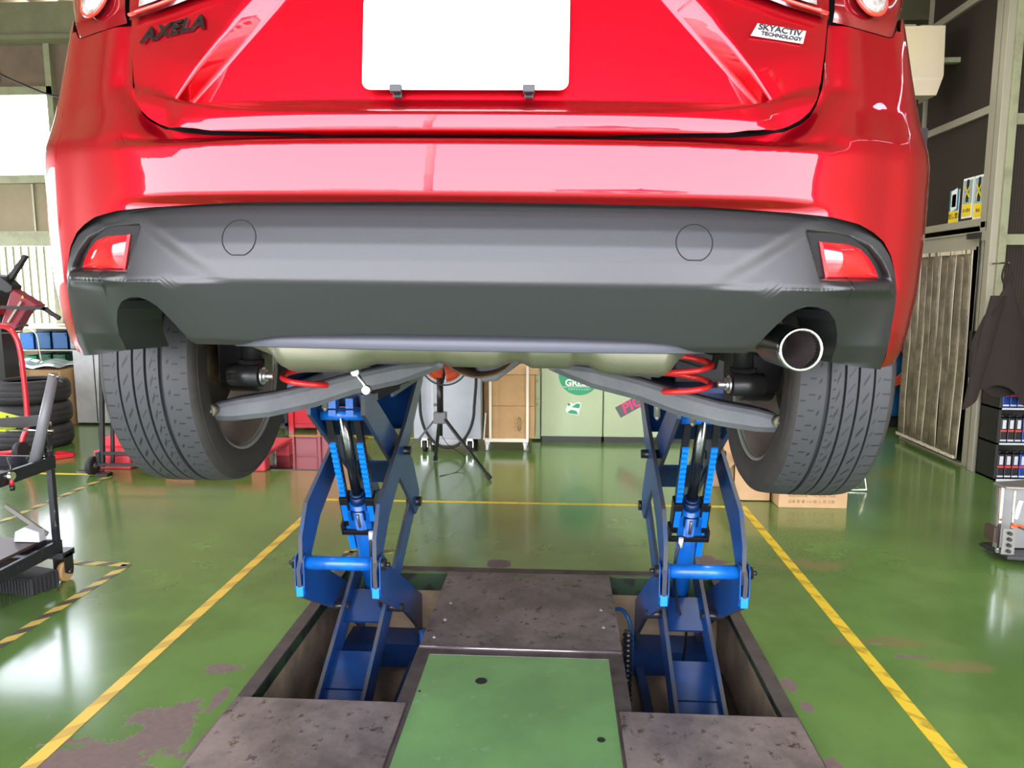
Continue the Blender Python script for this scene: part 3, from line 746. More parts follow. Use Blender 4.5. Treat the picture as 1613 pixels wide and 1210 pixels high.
bump_o = cobj('bumper_and_quarter_shell', red_patch(), M_red)
# flange under the bumper edge & black backing sheet that stands in for shade in all gaps
def backing_off(s, z): return off_red(s, z) + .016
ln = MB()
ss = [-v for v in srange(0, s_of_y(.5), .015)[::-1]] + srange(0, s_of_y(.5), .015)[1:]
def backing_low(s):
    x = x_of_s(s)
    return max(1.36, clad_bot(x) + .004) if abs(s) < S_CL else 1.34
column_patch(ln, ss, backing_low, lambda s: 1.96 if x_of_s(s) < .70 else lerp(1.96, 1.88, smooth(.70, .73, x_of_s(s))), lambda s, z: max(off_red(s, z), (.075 if z > 1.70 and x_of_s(s) < .6 else 0)) + .016 + (.04 if (z > 1.70 and x_of_s(s) < .46) else 0), 40)
cobj('gap_shade_backing', ln, M_black)

# lower cladding (unpainted plastic) with sculpted centre, reflector pods, exhaust cut-outs
def clad_off(s, z):
    x = x_of_s(s)
    edge = smooth(.60, .69, x)
    low = lerp(pw([(1.33, .060), (1.345, .048), (1.36, .036), (1.452, -.004)], z), pw([(1.31, .040), (1.36, .018), (1.452, .0)], z), edge)   # faces down
    up = pw([(1.452, -.004), (1.457, -.0052), (1.463, -.0045), (1.485, -.002), (1.51, .0025), (1.535, .009), (1.555, .0155), (1.571, .022)], z)                    # faces up to the sky
    side_up = lerp(pw([(1.44, -.002), (1.458, -.002), (1.50, .006), (1.571, .020)], z), pw([(1.44, .0), (1.571, .004)], z), edge)
    xb = lerp(.355, .535, max(0, min(1, (z - 1.452) / (1.565 - 1.452))))
    m = 1 - smooth(xb - .01, xb + .045, x)
    o = low if z < 1.452 else lerp(side_up, up, m)
    # reflector pod recess
    xi = lerp(.546, .521, max(0, min(1, (z - 1.465) / .075))); xo = .684
    if x > xi and x < xo:
        zt = pw([(.52, 1.543), (.57, 1.541), (.60, 1.537), (.64, 1.522), (.665, 1.50), (.684, 1.473)], x); zb = 1.4645
        dd = min(x - xi, z - zb, zt - z, (xo - x) * .8)
        o += .024 * smooth(0, .010, dd)
    if x > .545: o -= .010 * smooth(.545, .60, x) * math.exp(-((z - 1.455) / .010) ** 2) * (1 - smooth(.675, .70, x))
    return o + .001
cl = MB()
ss = srange(0, s_of_x(.48), .010) + srange(s_of_x(.48), s_of_x(.66), .002) + srange(s_of_x(.66), S_CL - .0005, .0035)
ss = sorted(set(ss)); ssf = [-v for v in ss[::-1]] + ss[1:]
NZ = 70
column_patch(cl, ssf, lambda s: clad_bot(x_of_s(s)), lambda s: clad_top(x_of_s(s)), clad_off, NZ)
# turned-in lower edge
def lipf(s, v):
    x = x_of_s(s); z = clad_bot(x); q = surf(s, z, clad_off(s, z)); q.y += pw([(.44, .05), (.445, .006), (.525, .006), (.545, .09), (.605, .09), (.612, .05)], x) * v; q.x -= (.03 * v * (1 if s > 0 else -1) if .565 < x < .606 else 0); q.z += (.004 * v if x < .44 or x > .61 else 0.0); return q
cl.grid(lipf, ssf, [0, .15, 1])
clad = cobj('lower_cladding', cl, M_plastic)
# tow hook covers: fine seam rings + notch
for sg in (-1, 1):
    xx = .342 * sg; rr = .0275; zc = 1.518
    pts = []
    for k in range(48):
        a = 2 * pi * k / 48; x = xx + rr * cos(a); z = zc + rr * sin(a)
        if z < zc - rr * .93: z = zc - rr * .93
        s = s_of_x(abs(x)) * sg; pts.append(surf(s, z, clad_off(s, z) - .0002))
    cobj('tow_hook_cover_seam', MB().tube(pts, .0009, 6, closed=True), M_black, clad)
# reflectors
for sg in (-1, 1):
    outline = [(.546, 1.526), (.600, 1.524), (.624, 1.518), (.645, 1.503), (.660, 1.486), (.668, 1.472), (.562, 1.470)]
    pts = []
    mb = MB(); c2 = []
    for x, z in outline:
        s = s_of_x(x) * sg; c2.append(surf(s, z, .0165))
    cen = Vector((0, 0, 0))
    for p in c2: cen += p / len(c2)
    n = len(c2); 
    inner = [cen + (p - cen) * .93 + Vector((0, -.004, 0)) for p in c2]; back = [p + Vector((0, .012, 0)) for p in c2]
    vs = c2 + inner + back + [cen + Vector((0, -.006, 0))]
    fs = [(k, (k + 1) % n, n + (k + 1) % n, n + k) for k in range(n)] + [(n + k, n + (k + 1) % n, 3 * n) for k in range(n)] + [(k, (k + 1) % n, 2 * n + (k + 1) % n, 2 * n + k) for k in range(n)]
    mb.add(vs, fs)
    for i in range(n, 2 * n): mb.sm[i] = True
    cobj('rear_reflector', mb, M_lamp_red)

# valance strip behind the bumper arch
vm = MB()
def valf(u, v):
    x = -.375 + .75 * u; return Vector((x, .050 + .02 * v + .18 * x * x, 1.3495 + .04 * v))
vm.grid(valf, [i / 30 for i in range(31)], [0, .5, 1])
cobj('rear_valance', vm, M_valance, solid=.003)

# tailgate
def xin(z): return lerp(.455, .300, max(0, min(1.3, (z - 1.732) / (1.882 - 1.732))))
def xout(z): return lerp(.460, .350, max(0, min(1.3, (z - 1.732) / (1.882 - 1.732))))
def zshelf(x): return pw([(0, 1.7005), (.15, 1.701), (.30, 1.706), (.365, 1.7115), (.42, 1.721), (.455, 1.731), (.50, 1.74)], x)
def tg_off(s, z):
    x = x_of_s(abs(s)); zs = zshelf(x)
    zcr = 1.732 + (x - .455) * .3
    outer = pw([(-.09, .036), (-.05, .026), (-.02, .030), (-.003, .035), (.0, .042), (.06, .054), (.14, .076), (.25, .10), (.36, .145)], z - zcr)
    rec = pw([(1.70, .074), (1.735, .077), (1.90, .103), (2.0, .115), (2.12, .15)], z)
    face = pw([(1.6725, .034), (1.6745, .024), (1.677, .0205), (1.680, .0195), (1.69, .0195), (1.70, .0205), (1.74, .030)], z)
    if z > 1.93: r = 1 - smooth(.26, .33, x)
    else:
        r = 1 - max(0, min(1, (x - xin(z)) / max(.005, (xout(z) - xin(z)))))
    D = lerp(outer, rec, r)
    t = smooth(0, 1, (z - zs) / max(.004, 1.7335 - zs)) if z < 1.7335 else 1.0
    wl = 1 - smooth(.43, .48, x)
    low = lerp(outer, face, wl)
    return lerp(low, D, t)
tg = MB()
def tg_edge(z): return pw([(1.6725, .385), (1.6765, .405), (1.681, .435), (1.6875, .462), (1.695, .484), (1.706, .504), (1.719, .519), (1.738, .531), (1.768, .541), (1.82, .549), (1.874, .556), (2.12, .565)], z)
S_TG = s_of_x(.556)
zabs = [1.6725, 1.6735, 1.6745, 1.6755, 1.677, 1.679, 1.683, 1.6875] + [1.690 + i * .0022 for i in range(24)] + [1.745 + i * .0075 for i in range(51)]
def tgf(u, z):
    e_ = tg_edge(z); a_ = abs(u); zz = max(z, 1.732)
    xi_, xo_ = min(xin(zz), e_ - .06), min(xout(zz), e_ - .05)
    if a_ <= .5: x = xi_ * a_ / .5
    elif a_ <= .6: x = lerp(xi_, xo_, (a_ - .5) / .1)
    else: x = lerp(xo_, e_, (a_ - .6) / .4)
    s = s_of_x(x) * (1 if u >= 0 else -1)
    zz2 = z
    if z < 1.6875: zz2 = z + max(0, gap_z(x) - 1.671) * (1.6875 - z) / .015      # follow the rounded lower border
    return surf(s, zz2, tg_off(s, zz2))
uu = [i / 40 * .5 for i in range(41)] + [.5 + .1 * i / 6 for i in range(1, 7)] + [.6 + .4 * i / 16 for i in range(1, 17)]
uu = [-v for v in uu[::-1]] + uu[1:]
tg.grid(tgf, uu, zabs)
tail = cobj('tailgate', tg, M_red)
# plate and clips
Mp = MB()
def rrect(w, h, r, n=5):
    out = []
    for cx, cy, a0 in ((w / 2 - r, h / 2 - r, 0), (-w / 2 + r, h / 2 - r, 90), (-w / 2 + r, -h / 2 + r, 180), (w / 2 - r, -h / 2 + r, 270)):
        for k in range(n + 1):
            a = radians(a0 + 90 * k / n); out.append((cx + r * cos(a), cy + r * sin(a)))
    return out
zp0 = 1.744
plate_tilt = Vector((0, .14, 1)).normalized()
Mp.prism(rrect(.313, .146, .013), .003, (-.004, .0725, zp0 + .072), (1, 0, 0), plate_tilt)
npl = cobj('number_plate', Mp, M_white, bevel=.0008)
for xx in (-.108, .093):
    mb = MB().box((xx - .009, .055, zp0 - .005), (xx + .009, .066, zp0 + .006)).box((xx - .007, .07, zp0 - .010), (xx + .007, .09, zp0 - .002))
    cobj('plate_clip', mb, M_satin, npl, bevel=.0015)

# tail lamps (body side + tailgate side)
def lamp_top(x): return pw([(.30, 1.965), (.59, 2.02), (.70, 2.03), (.74, 2.03), (.78, 2.01)], x)
for sg in (-1, 1):
    mb = MB(); xs = [.5655 + (.722 - .5655) * i / 26 for i in range(27)]
    def fn(x, v):
        s = s_of_x(x) * sg; z0 = lamp_z(x) + .002; z = lerp(z0, lamp_top(x), v)
        bul = .014 * sin(pi * min(1, max(0, v))) + .004 * sin(pi * (x - .5655) / .157)
        return surf(s, z, off_corner(z) - bul + .004 * (1 if v in (0, 1) else 0))
    mb.grid(fn, xs, [i / 12 for i in range(13)])
    lp = cobj('tail_lamp', mb, M_lamp)
    # round cell: ring + clear lens
    def lampdisc(x0, z0, r, m, name, bulge, ring=False, par=lp):
        mb = MB(); n = 28; s = s_of_x(x0) * sg
        p, nn = plan(s); t_ = Vector((-nn.y, nn.x, 0)); up = Vector((0, 0, 1)) + nn * .28; up.normalize()
        c = surf(s, z0, off_corner(z0) - bulge)
        if ring: mb.tube([c + t_ * (r * cos(2 * pi * k / n)) + up * (r * sin(2 * pi * k / n)) for k in range(n)], .0035, 8, closed=True)
        else:
            rows = [(r, 0), (r * .96, .006), (r * .7, .010), (r * .3, .012), (.0005, .0125)]
            vs = []
            for rr, h in rows:
                for k in range(n): vs.append(c + t_ * (rr * cos(2 * pi * k / n)) + up * (rr * sin(2 * pi * k / n)) - nn * h)
            mb.add(vs, [(i * n + k, i * n + (k + 1) % n, (i + 1) * n + (k + 1) % n, (i + 1) * n + k) for i in range(4) for k in range(n)], True)
        return cobj(name, mb, m, par)
    lampdisc(.628, 1.9175, .033, M_lamp_clear, 'clear_lens', .022)
    lampdisc(.628, 1.9175, .036, M_lamp_ring, 'lens_ring', .024, True)
    mb = MB()
    xs2 = [.30 + (.554 - .30) * i / 30 for i in range(31)]
    def fn2(x, v):
        s = s_of_x(x) * sg; z0 = lamp_z(x) - (.0 if x > .36 else 0); z = lerp(z0, lamp_top(x), v)
        return surf(s, z, tg_off(s_of_x(max(x, .40)), z) - .008 - .008 * sin(pi * v))
    mb.grid(fn2, xs2, [i / 8 for i in range(9)])
    tl = cobj('tailgate_lamp', mb, M_lamp, tail)
    mb = MB()
    def fn3(x, v):
        s = s_of_x(x) * sg; z = lerp(lamp_z(x) + .012, lamp_z(x) + .04, v); return surf(s, z, tg_off(s_of_x(max(x, .40)), z) - .019)
    mb.grid(fn3, [.40 + (.53 - .40) * i / 10 for i in range(11)], [0, .5, 1])
    cobj('reversing_lens', mb, M_lamp_clear, tail)
    mb = MB().tube([fn3(.40 + .148 * i / 10, -.30) + Vector((0, -.001, 0)) for i in range(11)], .0028, 6)
    cobj('lamp_chrome_line', mb, M_lamp_ring, tail)

# lettering on the tailgate
def on_tail(x, z, lift=.003):
    s = s_of_x(abs(x)) * (1 if x >= 0 else -1); p = surf(s, z, tg_off(s, z) - lift)
    s2 = s + .002; q = surf(s2, z, tg_off(s2, z) - lift); r_ = surf(s, z + .002, tg_off(s, z + .002) - lift)
    return p, (q - p).normalized(), (r_ - p).normalized()
def pix_on_tail(px, py):
    o_ = CI @ Vector((0, 0, CAMZ)); d = (CI.to_3x3() @ ray(px, py)).normalized(); t_ = 1.0
    while t_ < 1.8:
        q = o_ + d * t_; zc = q.z + Z0
        if abs(q.x) < .6 and q.y >= surf(s_of_x(abs(q.x)), zc, tg_off(s_of_x(abs(q.x)), zc)).y: return q.x, zc
        t_ += .001
    return q.x, zc
ux_, uz_ = pix_on_tail(273, 48)
p, ax, ay = on_tail(ux_, uz_)
r1 = radians(9)
ax2 = ax * cos(r1) + ay * sin(r1); ay2 = ay * cos(r1) - ax * sin(r1)
badge = cobj('model_lettering', text_mb('AXELA', .030, .0022, frameM(p, ax2, ay2), shear=.35, bold=.0010, xs=1.15, space=1.12), M_gloss_black)
ux_, uz_ = pix_on_tail(1226, 54)
p, ax, ay = on_tail(ux_, uz_)
r2 = radians(-5); ax2 = ax * cos(r2) + ay * sin(r2); ay2 = ay * cos(r2) - ax * sin(r2)
bd = cobj('engine_badge', MB().prism([(-.046, -.011), (.040, -.011), (.044, .011), (-.036, .011)], .003, p, ax2, ay2), mat('badge_silver', (0.62, 0.62, 0.62), 0.25, metal=0.5), bevel=.001)
nz_ = ax2.cross(ay2)
cobj('badge_lettering', text_mb('SKYACTIV', .0135, .0004, frameM(p + nz_ * .002 + ay2 * .0045, ax2, ay2), shear=.2, bold=.0003, xs=1.16), M_ink, bd)
cobj('badge_lettering', text_mb('TECHNOLOGY', .0085, .0004, frameM(p + nz_ * .002 - ay2 * .0055 + ax2 * .003, ax2, ay2), shear=.2, bold=.0002, xs=1.15), M_ink, bd)

# greenhouse and roof (mostly out of frame)
cab = MB()
secs = [(.18, 2.10, .60, 2.12), (.42, 1.98, .68, 2.28), (.80, 1.95, .70, 2.40), (1.6, 1.95, .72, 2.42), (2.4, 1.92, .70, 2.40), (3.1, 1.88, .66, 2.22), (3.6, 1.84, .62, 1.90)]
def cabf(i, j):
    y, zl, wd, zt = secs[i]
    a = pi * j / 12; k = .35
    x = -(abs(cos(a)) ** k) * (1 if cos(a) > 0 else -1) * lerp((.56, .68, .80, .86, .86, .84, .78)[i], min(wd, (.54, .62, .68, .72, .70, .66, .62)[i]), sin(a) ** .9)
    return Vector((x, y, lerp(zl, zt, sin(a) ** .7)))
cab.grid(cabf, list(range(len(secs))), list(range(13)))
cobj('greenhouse', cab, mat('tinted_glass', (0.01, 0.012, 0.014), 0.05, coat=1.0))
rf = MB().grid(lambda y, u: Vector((u * .64, y, pw([(.5, 2.345), (.8, 2.42), (1.6, 2.44), (2.4, 2.42), (2.8, 2.35)], y) - .03 * u * u)), [.5, .8, 1.2, 1.6, 2.0, 2.4, 2.8], [-1, -.5, 0, .5, 1])
cobj('roof_panel', rf, M_red, solid=.02)
hd = MB().grid(lambda y, u: Vector((u * pw([(3.4, .86), (3.9, .82), (4.3, .6)], y), y, pw([(3.4, 1.92), (3.9, 1.84), (4.3, 1.70)], y) - .03 * u * u)), [3.4, 3.6, 3.9, 4.1, 4.3], [-1, -.5, 0, .5, 1])
cobj('bonnet', hd, M_red, solid=.02)
# floor pan
pan = MB().box((-.66, .22, 1.50), (.66, .45, 1.52)).box((-.52, .45, 1.47), (.52, 1.25, 1.50)).box((-.80, 1.25, 1.32), (.80, 3.1, 1.36)).box((-.55, 3.1, 1.36), (.55, 4.2, 1.40)).box((-.50, .12, 1.44), (.50, .30, 1.47))
pan.box((-.80, .30, 1.50), (-.50, 1.25, 1.74)).box((.50, .30, 1.50), (.80, 1.25, 1.74)).box((-.62, 1.20, 1.30), (.62, 1.25, 1.5)).box((-.86, 1.25, 1.22), (-.70, 3.15, 1.34)).box((.70, 1.25, 1.22), (.86, 3.15, 1.34))
cobj('underbody', pan, M_black)

# muffler
muf = MB()
def mq(px, py): x = -.364 + (px - 412) * .001082; return (x, 1.305 + (582.5 - py) * .00107 + .016 * (x + .15))
MQ = [mq(*q) for q in ((405, 545), (412, 549), (440, 560), (455, 576), (475, 585), (560, 585), (585, 576), (600, 572), (690, 573), (697, 570), (712, 573), (720, 576), (790, 578), (812, 569), (828, 569), (842, 578), (900, 579), (912, 573), (930, 574), (948, 584), (965, 588), (1040, 592), (1055, 583), (1066, 568), (1084, 554), (1090, 550))]
def mz(x): return pw(MQ, x)
NU = 150
def muff(u, v):
    x = MQ[0][0] + (MQ[-1][0] - MQ[0][0]) * u; z0 = mz(x); zt = 1.43; hh = (zt - z0) / 2; zc = (zt + z0) / 2
    a = 2 * pi * v; c_ = cos(a); s_ = sin(a)
    w_ = .085 - .9 * max(0, min(.03, z0 - 1.303))
    return Vector((x, .165 + w_ * (abs(c_) ** .7) * (1 if c_ > 0 else -1), zc + hh * (abs(s_) ** .7) * (1 if s_ > 0 else -1)))
muf.grid(muff, [i / NU for i in range(NU + 1)], [i / 28 for i in range(29)])
cobj('muffler', muf, M_muffler)
# heat shield / flange of the exhaust pipe under the centre
hs = MB()
c0 = carp(775, 580, 1.45); 
cobj('exhaust_pipe', MB().tube(catmull([(.30, .22, 1.375), (.42, .24, 1.372), (.50, .26, 1.362), (.529, .24, 1.360)], 5), .024, 14).tube(catmull([(.02, .24, 1.335), (.0, .40, 1.33), (-.02, 1.2, 1.33), (0, 3.2, 1.30)], 5), .026, 12), M_muffler)
def hsf(u, v):
    a = pi * (1.02 + .96 * u); r = .058 - .006 * v
    return Vector((.0 + 1.25 * r * cos(a) + .0 * v, .30 + .30 * v, 1.335 + r * sin(a) * (1 - .25 * v)))
cobj('heat_shield', hs.grid(hsf, [i / 16 for i in range(17)], [i / 6 for i in range(7)]), M_rusty, solid=.003)
cobj('centre_bracket', MB().prism([(-.07, 0), (.095, 0), (.0, -.072), (-.03, -.075), (-.055, -.02)], .12, (.03, .42, 1.335)), M_arm, bevel=.006)
# exhaust tip
ex = carp(1262, 551, 1.20)
tip = MB().lathe([(.0350, .012), (.0352, .003), (.0340, -.0015), (.0315, -.002), (.0298, .001), (.0293, .006), (.0293, .02)], (ex.x, ex.y, ex.z), 'Y', 40)
tpo = cobj('exhaust_tip', tip, M_chrome)
cobj('tip_bore', MB().lathe([(.0294, .012), (.0290, .05), (.022, .055), (.022, .13), (.001, .13)], (ex.x, ex.y, ex.z), 'Y', 32), mat('sooty_pipe', (0.045, 0.035, 0.032), 0.5, metal=0.3), tpo)
cobj('tip_sleeve', MB().lathe([(.0352, .012), (.0352, .13), (.030, .16), (.026, .175)], (ex.x, ex.y, ex.z), 'Y', 24), M_oily, tpo)
cobj('side_duct', MB().prism([(-.05, 0), (.04, 0), (.05, .09), (-.02, .08)], .03, (-.50, .27, 1.345)), M_gloss_black, bevel=.006)
cobj('fog_socket', MB().cyl((-.30, .10, 1.335), (-.30, .16, 1.345), .010, 12), M_amber)

# suspension: lower arms, springs, dampers, hubs
for sg in (-1, 1):
    raw = [(345, 634, 659, 1.77), (375, 627, 659, 1.78), (430, 619, 653, 1.80), (500, 603, 638, 1.84), (560, 587, 618, 1.87), (630, 572, 603, 1.90), (672, 568, 588, 1.92), (700, 567, 577, 1.93)]
    top = []; hts = []
    for (qx, q0, q1, qY) in raw[::-1]:
        A_ = carp(qx, q0, qY); B_ = carp(qx, q1, qY); top.append((-A_.x, A_.y, A_.z)); hts.append(A_.z - B_.z)
    mb = MB(); m_ = 6
    def armp(t):
        i = min(int(t), len(top) - 2); f_ = t - i
        return Vector(top[i]).lerp(Vector(top[i + 1]), f_), lerp(hts[i], hts[i + 1], f_)
    def armf(t, j):
        p, h = armp(t)
        # C-channel: flat rear face with rolled top lip
        prof = [(.075, .0), (.012, .0), (.004, -.004), (0, -.014), (0, -h + .012), (.008, -h), (.05, -h + .0)]
        dy, dz = prof[j]
        return Vector((p.x * sg, p.y + dy - .03, p.z + dz))
    mb.grid(armf, [i * .25 for i in range(4 * (len(top) - 1) + 1)], list(range(7)), smooth=False)
    arm_o = cobj('lower_arm', mb, M_arm, solid=.004)
    cobj('arm_bolt', MB().cyl((top[-1][0] * sg, .615, top[-1][2] - .012), (top[-1][0] * sg, .65, top[-1][2] - .012), .009, 12).cyl((top[-1][0] * sg, .628, top[-1][2] - .012), (top[-1][0] * sg, .65, top[-1][2] - .012), .015, 16), M_muffler, arm_o)
    # spring
    pts = []
    turns = 4.2
    for k in range(int(turns * 24) + 1):
        a = 2 * pi * k / 24 * sg + (2.6 if sg > 0 else .6); z = 1.190 + .20 * k / (turns * 24)
        r_ = .060
        pts.append(Vector((.478 * sg + r_ * cos(a), .75 + r_ * sin(a), z + .0 * cos(a))))
    cobj('coil_spring', MB().tube(pts, .0075, 10), M_spring)
    # damper
    cobj('damper', MB().cyl((.612 * sg, .73, 1.24), (.605 * sg, .76, 1.52), .026, 18).cyl((.612 * sg, .73, 1.225), (.612 * sg, .73, 1.26), .032, 18), M_satin)
    cobj('damper_eye', MB().cyl((.575 * sg, .70, 1.222), (.655 * sg, .71, 1.222), .028, 18), M_satin)
    cobj('damper_bolt', MB().cyl((.545 * sg, .70, 1.222), (.575 * sg, .70, 1.222), .009, 10).cyl((.563 * sg, .70, 1.222), (.570 * sg, .70, 1.222), .017, 6).cyl((.570 * sg, .70, 1.222), (.575 * sg, .70, 1.222), .022, 16), M_silver)
    kn = MB().prism([(-.05, -.05), (.05, -.05), (.06, .05), (.02, .09), (-.05, .06)], .07, (.665 * sg, .80, 1.245)).bar((.62 * sg, .76, 1.32), (.69 * sg, .80, 1.26), .03, .02).bar((.60 * sg, .97, 1.25), (.30 * sg, 1.2, 1.33), .05, .05)
    kn.cyl((.64 * sg, .87, 1.243), (.72 * sg, .87, 1.243), .085, 24)
    cobj('wheel_knuckle', kn, M_oily, bevel=.006)
    cobj('upper_link', MB().tube([(.66 * sg, .84, 1.38), (.25 * sg, .86, 1.42)], .018, 10).tube([(.64 * sg, .98, 1.33), (.2 * sg, 1.0, 1.37)], .018, 10).tube([(.17 * sg, .70, 1.40), (.15 * sg, 1.05, 1.35)], .03, 10), M_oily)
for (qx, q0, q1, qY) in ((512, 630, 648, 2.0), (1035, 640, 662, 2.0), (1091, 650, 672, 2.0)):
    cobj('hanging_stud', MB().cyl(carp(qx, q0 - 20, qY), carp(qx, q1 - 6, qY), .009, 10).cyl(carp(qx, q1 - 6, qY), carp(qx, q1, qY), .009, 10, .003), M_alloy)
# link rod hanging from anti-roll bar (left) and small white hooks under the arms
a0 = carp(560, 586, 1.72); a1 = carp(578, 614, 1.72)
cobj('stabiliser_link', MB().tube([a0, a0.lerp(a1, .5), a1], [.006, .0045, .0065], 10).cyl(a0 + Vector((0, -.008, 0)), a0 + Vector((0, .01, 0)), .0095, 14).cyl(a1 + Vector((0, -.012, 0)), a1 + Vector((0, .01, 0)), .010, 14), M_silver)
h0 = carp(509, 636, 1.95); 
cobj('subframe_bracket', MB().bar(carp(590, 622, 2.05), carp(625, 605, 2.2), .02, .03).bar(carp(585, 617, 2.0), carp(640, 598, 2.1), .02, .012), M_oily)

# wheels: local axis X, built at origin then placed
def make_wheel(sg, x, y, z, toe=0, camber=0):
    e_ = bpy.data.objects.new('wheel', None); COL.objects.link(e_); e_.parent = car; e_.location = (x, y, z - Z0)
    e_.rotation_euler = (0, camber, toe + (pi if sg > 0 else 0)); sg = -1
    R = .326
    prof = [(.232, -.098), (.243, -.106), (.252, -.111), (.268, -.1165), (.286, -.1165), (.302, -.114), (.311, -.110), (.3185, -.104), (.3215, -.098)]
    mirror = [(r, -h) for r, h in prof[::-1]]
    side1 = MB().lathe([(r, h * sg) for r, h in prof], axis='X', n=96)
    side2 = MB().lathe([(r, h * sg) for r, h in mirror], axis='X', n=96)
    gro = [(-.0635, -.0585), (-.030, -.0245), (-.001, .005), (.0325, .0425)]
    tr_ = MB(); xe = -.098
    def rr_(h): return .3258 - .0043 * (h / .098) ** 4
    for g0_, g1_ in gro + [(.098, .098)]:
        hs_ = [lerp(xe, g0_, k / 3) for k in range(4)]
        tr_.lathe([(rr_(h), h) for h in hs_], axis='X', n=144)
        if g0_ < .09:
            tr_.lathe([(rr_(g0_), g0_), (.316, g0_ + .0006)], axis='X', n=144).lathe([(.316, g0_ + .0006), (.316, g1_ - .0006)], axis='X', n=144).lathe([(.316, g1_ - .0006), (rr_(g1_), g1_)], axis='X', n=144)
        xe = g1_
    o = obj('tread', tr_, M_tread, e_, local=True, recalc=False)
    side1.add(side2.v, side2.f, True)
    obj('sidewall', side1, M_side, e_, local=True)
    # ridge rings on sidewall
    obj('sidewall_ridge', MB().lathe([(.299, -.1135), (.302, -.1165), (.305, -.1130)], axis='X', n=80).lathe([(.299, .1135), (.302, .1165), (.305, .1130)], axis='X', n=80).lathe([(.244, -.104), (.2465, -.111), (.25, -.107)], axis='X', n=80).lathe([(.244, .104), (.2465, .111), (.25, .107)], axis='X', n=80), M_side, e_, local=True)
    inn = 1    # inner side direction in local x
    rim_ = MB().lathe([(.242, inn * .100), (.2445, inn * .1045), (.239, inn * .1055), (.234, inn * .101), (.231, inn * .092)], axis='X', n=80)
    obj('rim_lip', rim_, mat('rim_lip', (0.30, 0.31, 0.26), 0.4, metal=0.5), e_, local=True)
    bar_ = MB().lathe([(.231, inn * .092), (.224, inn * .080), (.218, inn * .060), (.218, inn * .055), (.208, inn * .03), (.204, inn * -.03), (.212, inn * -.06), (.228, inn * -.095), (.243, inn * -.102)], axis='X', n=80)
    bo = obj('rim_barrel', bar_, M_alloy2, e_, local=True)
    sp_ = MB()
    for k in range(10):
        a = 2 * pi * k / 10; w_ = .018
        sp_.bar((inn * -.07, .04 * cos(a), .04 * sin(a)), (inn * -.085, .215 * cos(a), .215 * sin(a)), .035, .03, (1, 0, 0))
    sp_.lathe([(.001, inn * -.05), (.07, inn * -.05), (.07, inn * -.09), (.001, inn * -.095)], axis='X', n=30)
    obj('spokes', sp_, M_alloy, e_, local=True, bevel=.004)
    obj('brake_disc', MB().lathe([(.06, inn * .0), (.14, inn * .0), (.14, inn * -.012), (.06, inn * -.012)], axis='X', n=48).lathe([(.001, inn * .03), (.065, inn * .03), (.065, inn * -.02)], axis='X', n=30), M_rusty, e_, local=True)
    obj('brake_shield', MB().lathe([(.03, inn * .012), (.145, inn * .012), (.15, inn * .006)], axis='X', n=40), M_oily, e_, local=True)
    return e_
make_wheel(-1, -.788, .87, 1.243, radians(0), radians(-.6))
make_wheel(1, .788, .87, 1.243, radians(0), radians(-.6))
make_wheel(-1, -.785, 3.57, 1.243); make_wheel(1, .785, 3.57, 1.243)

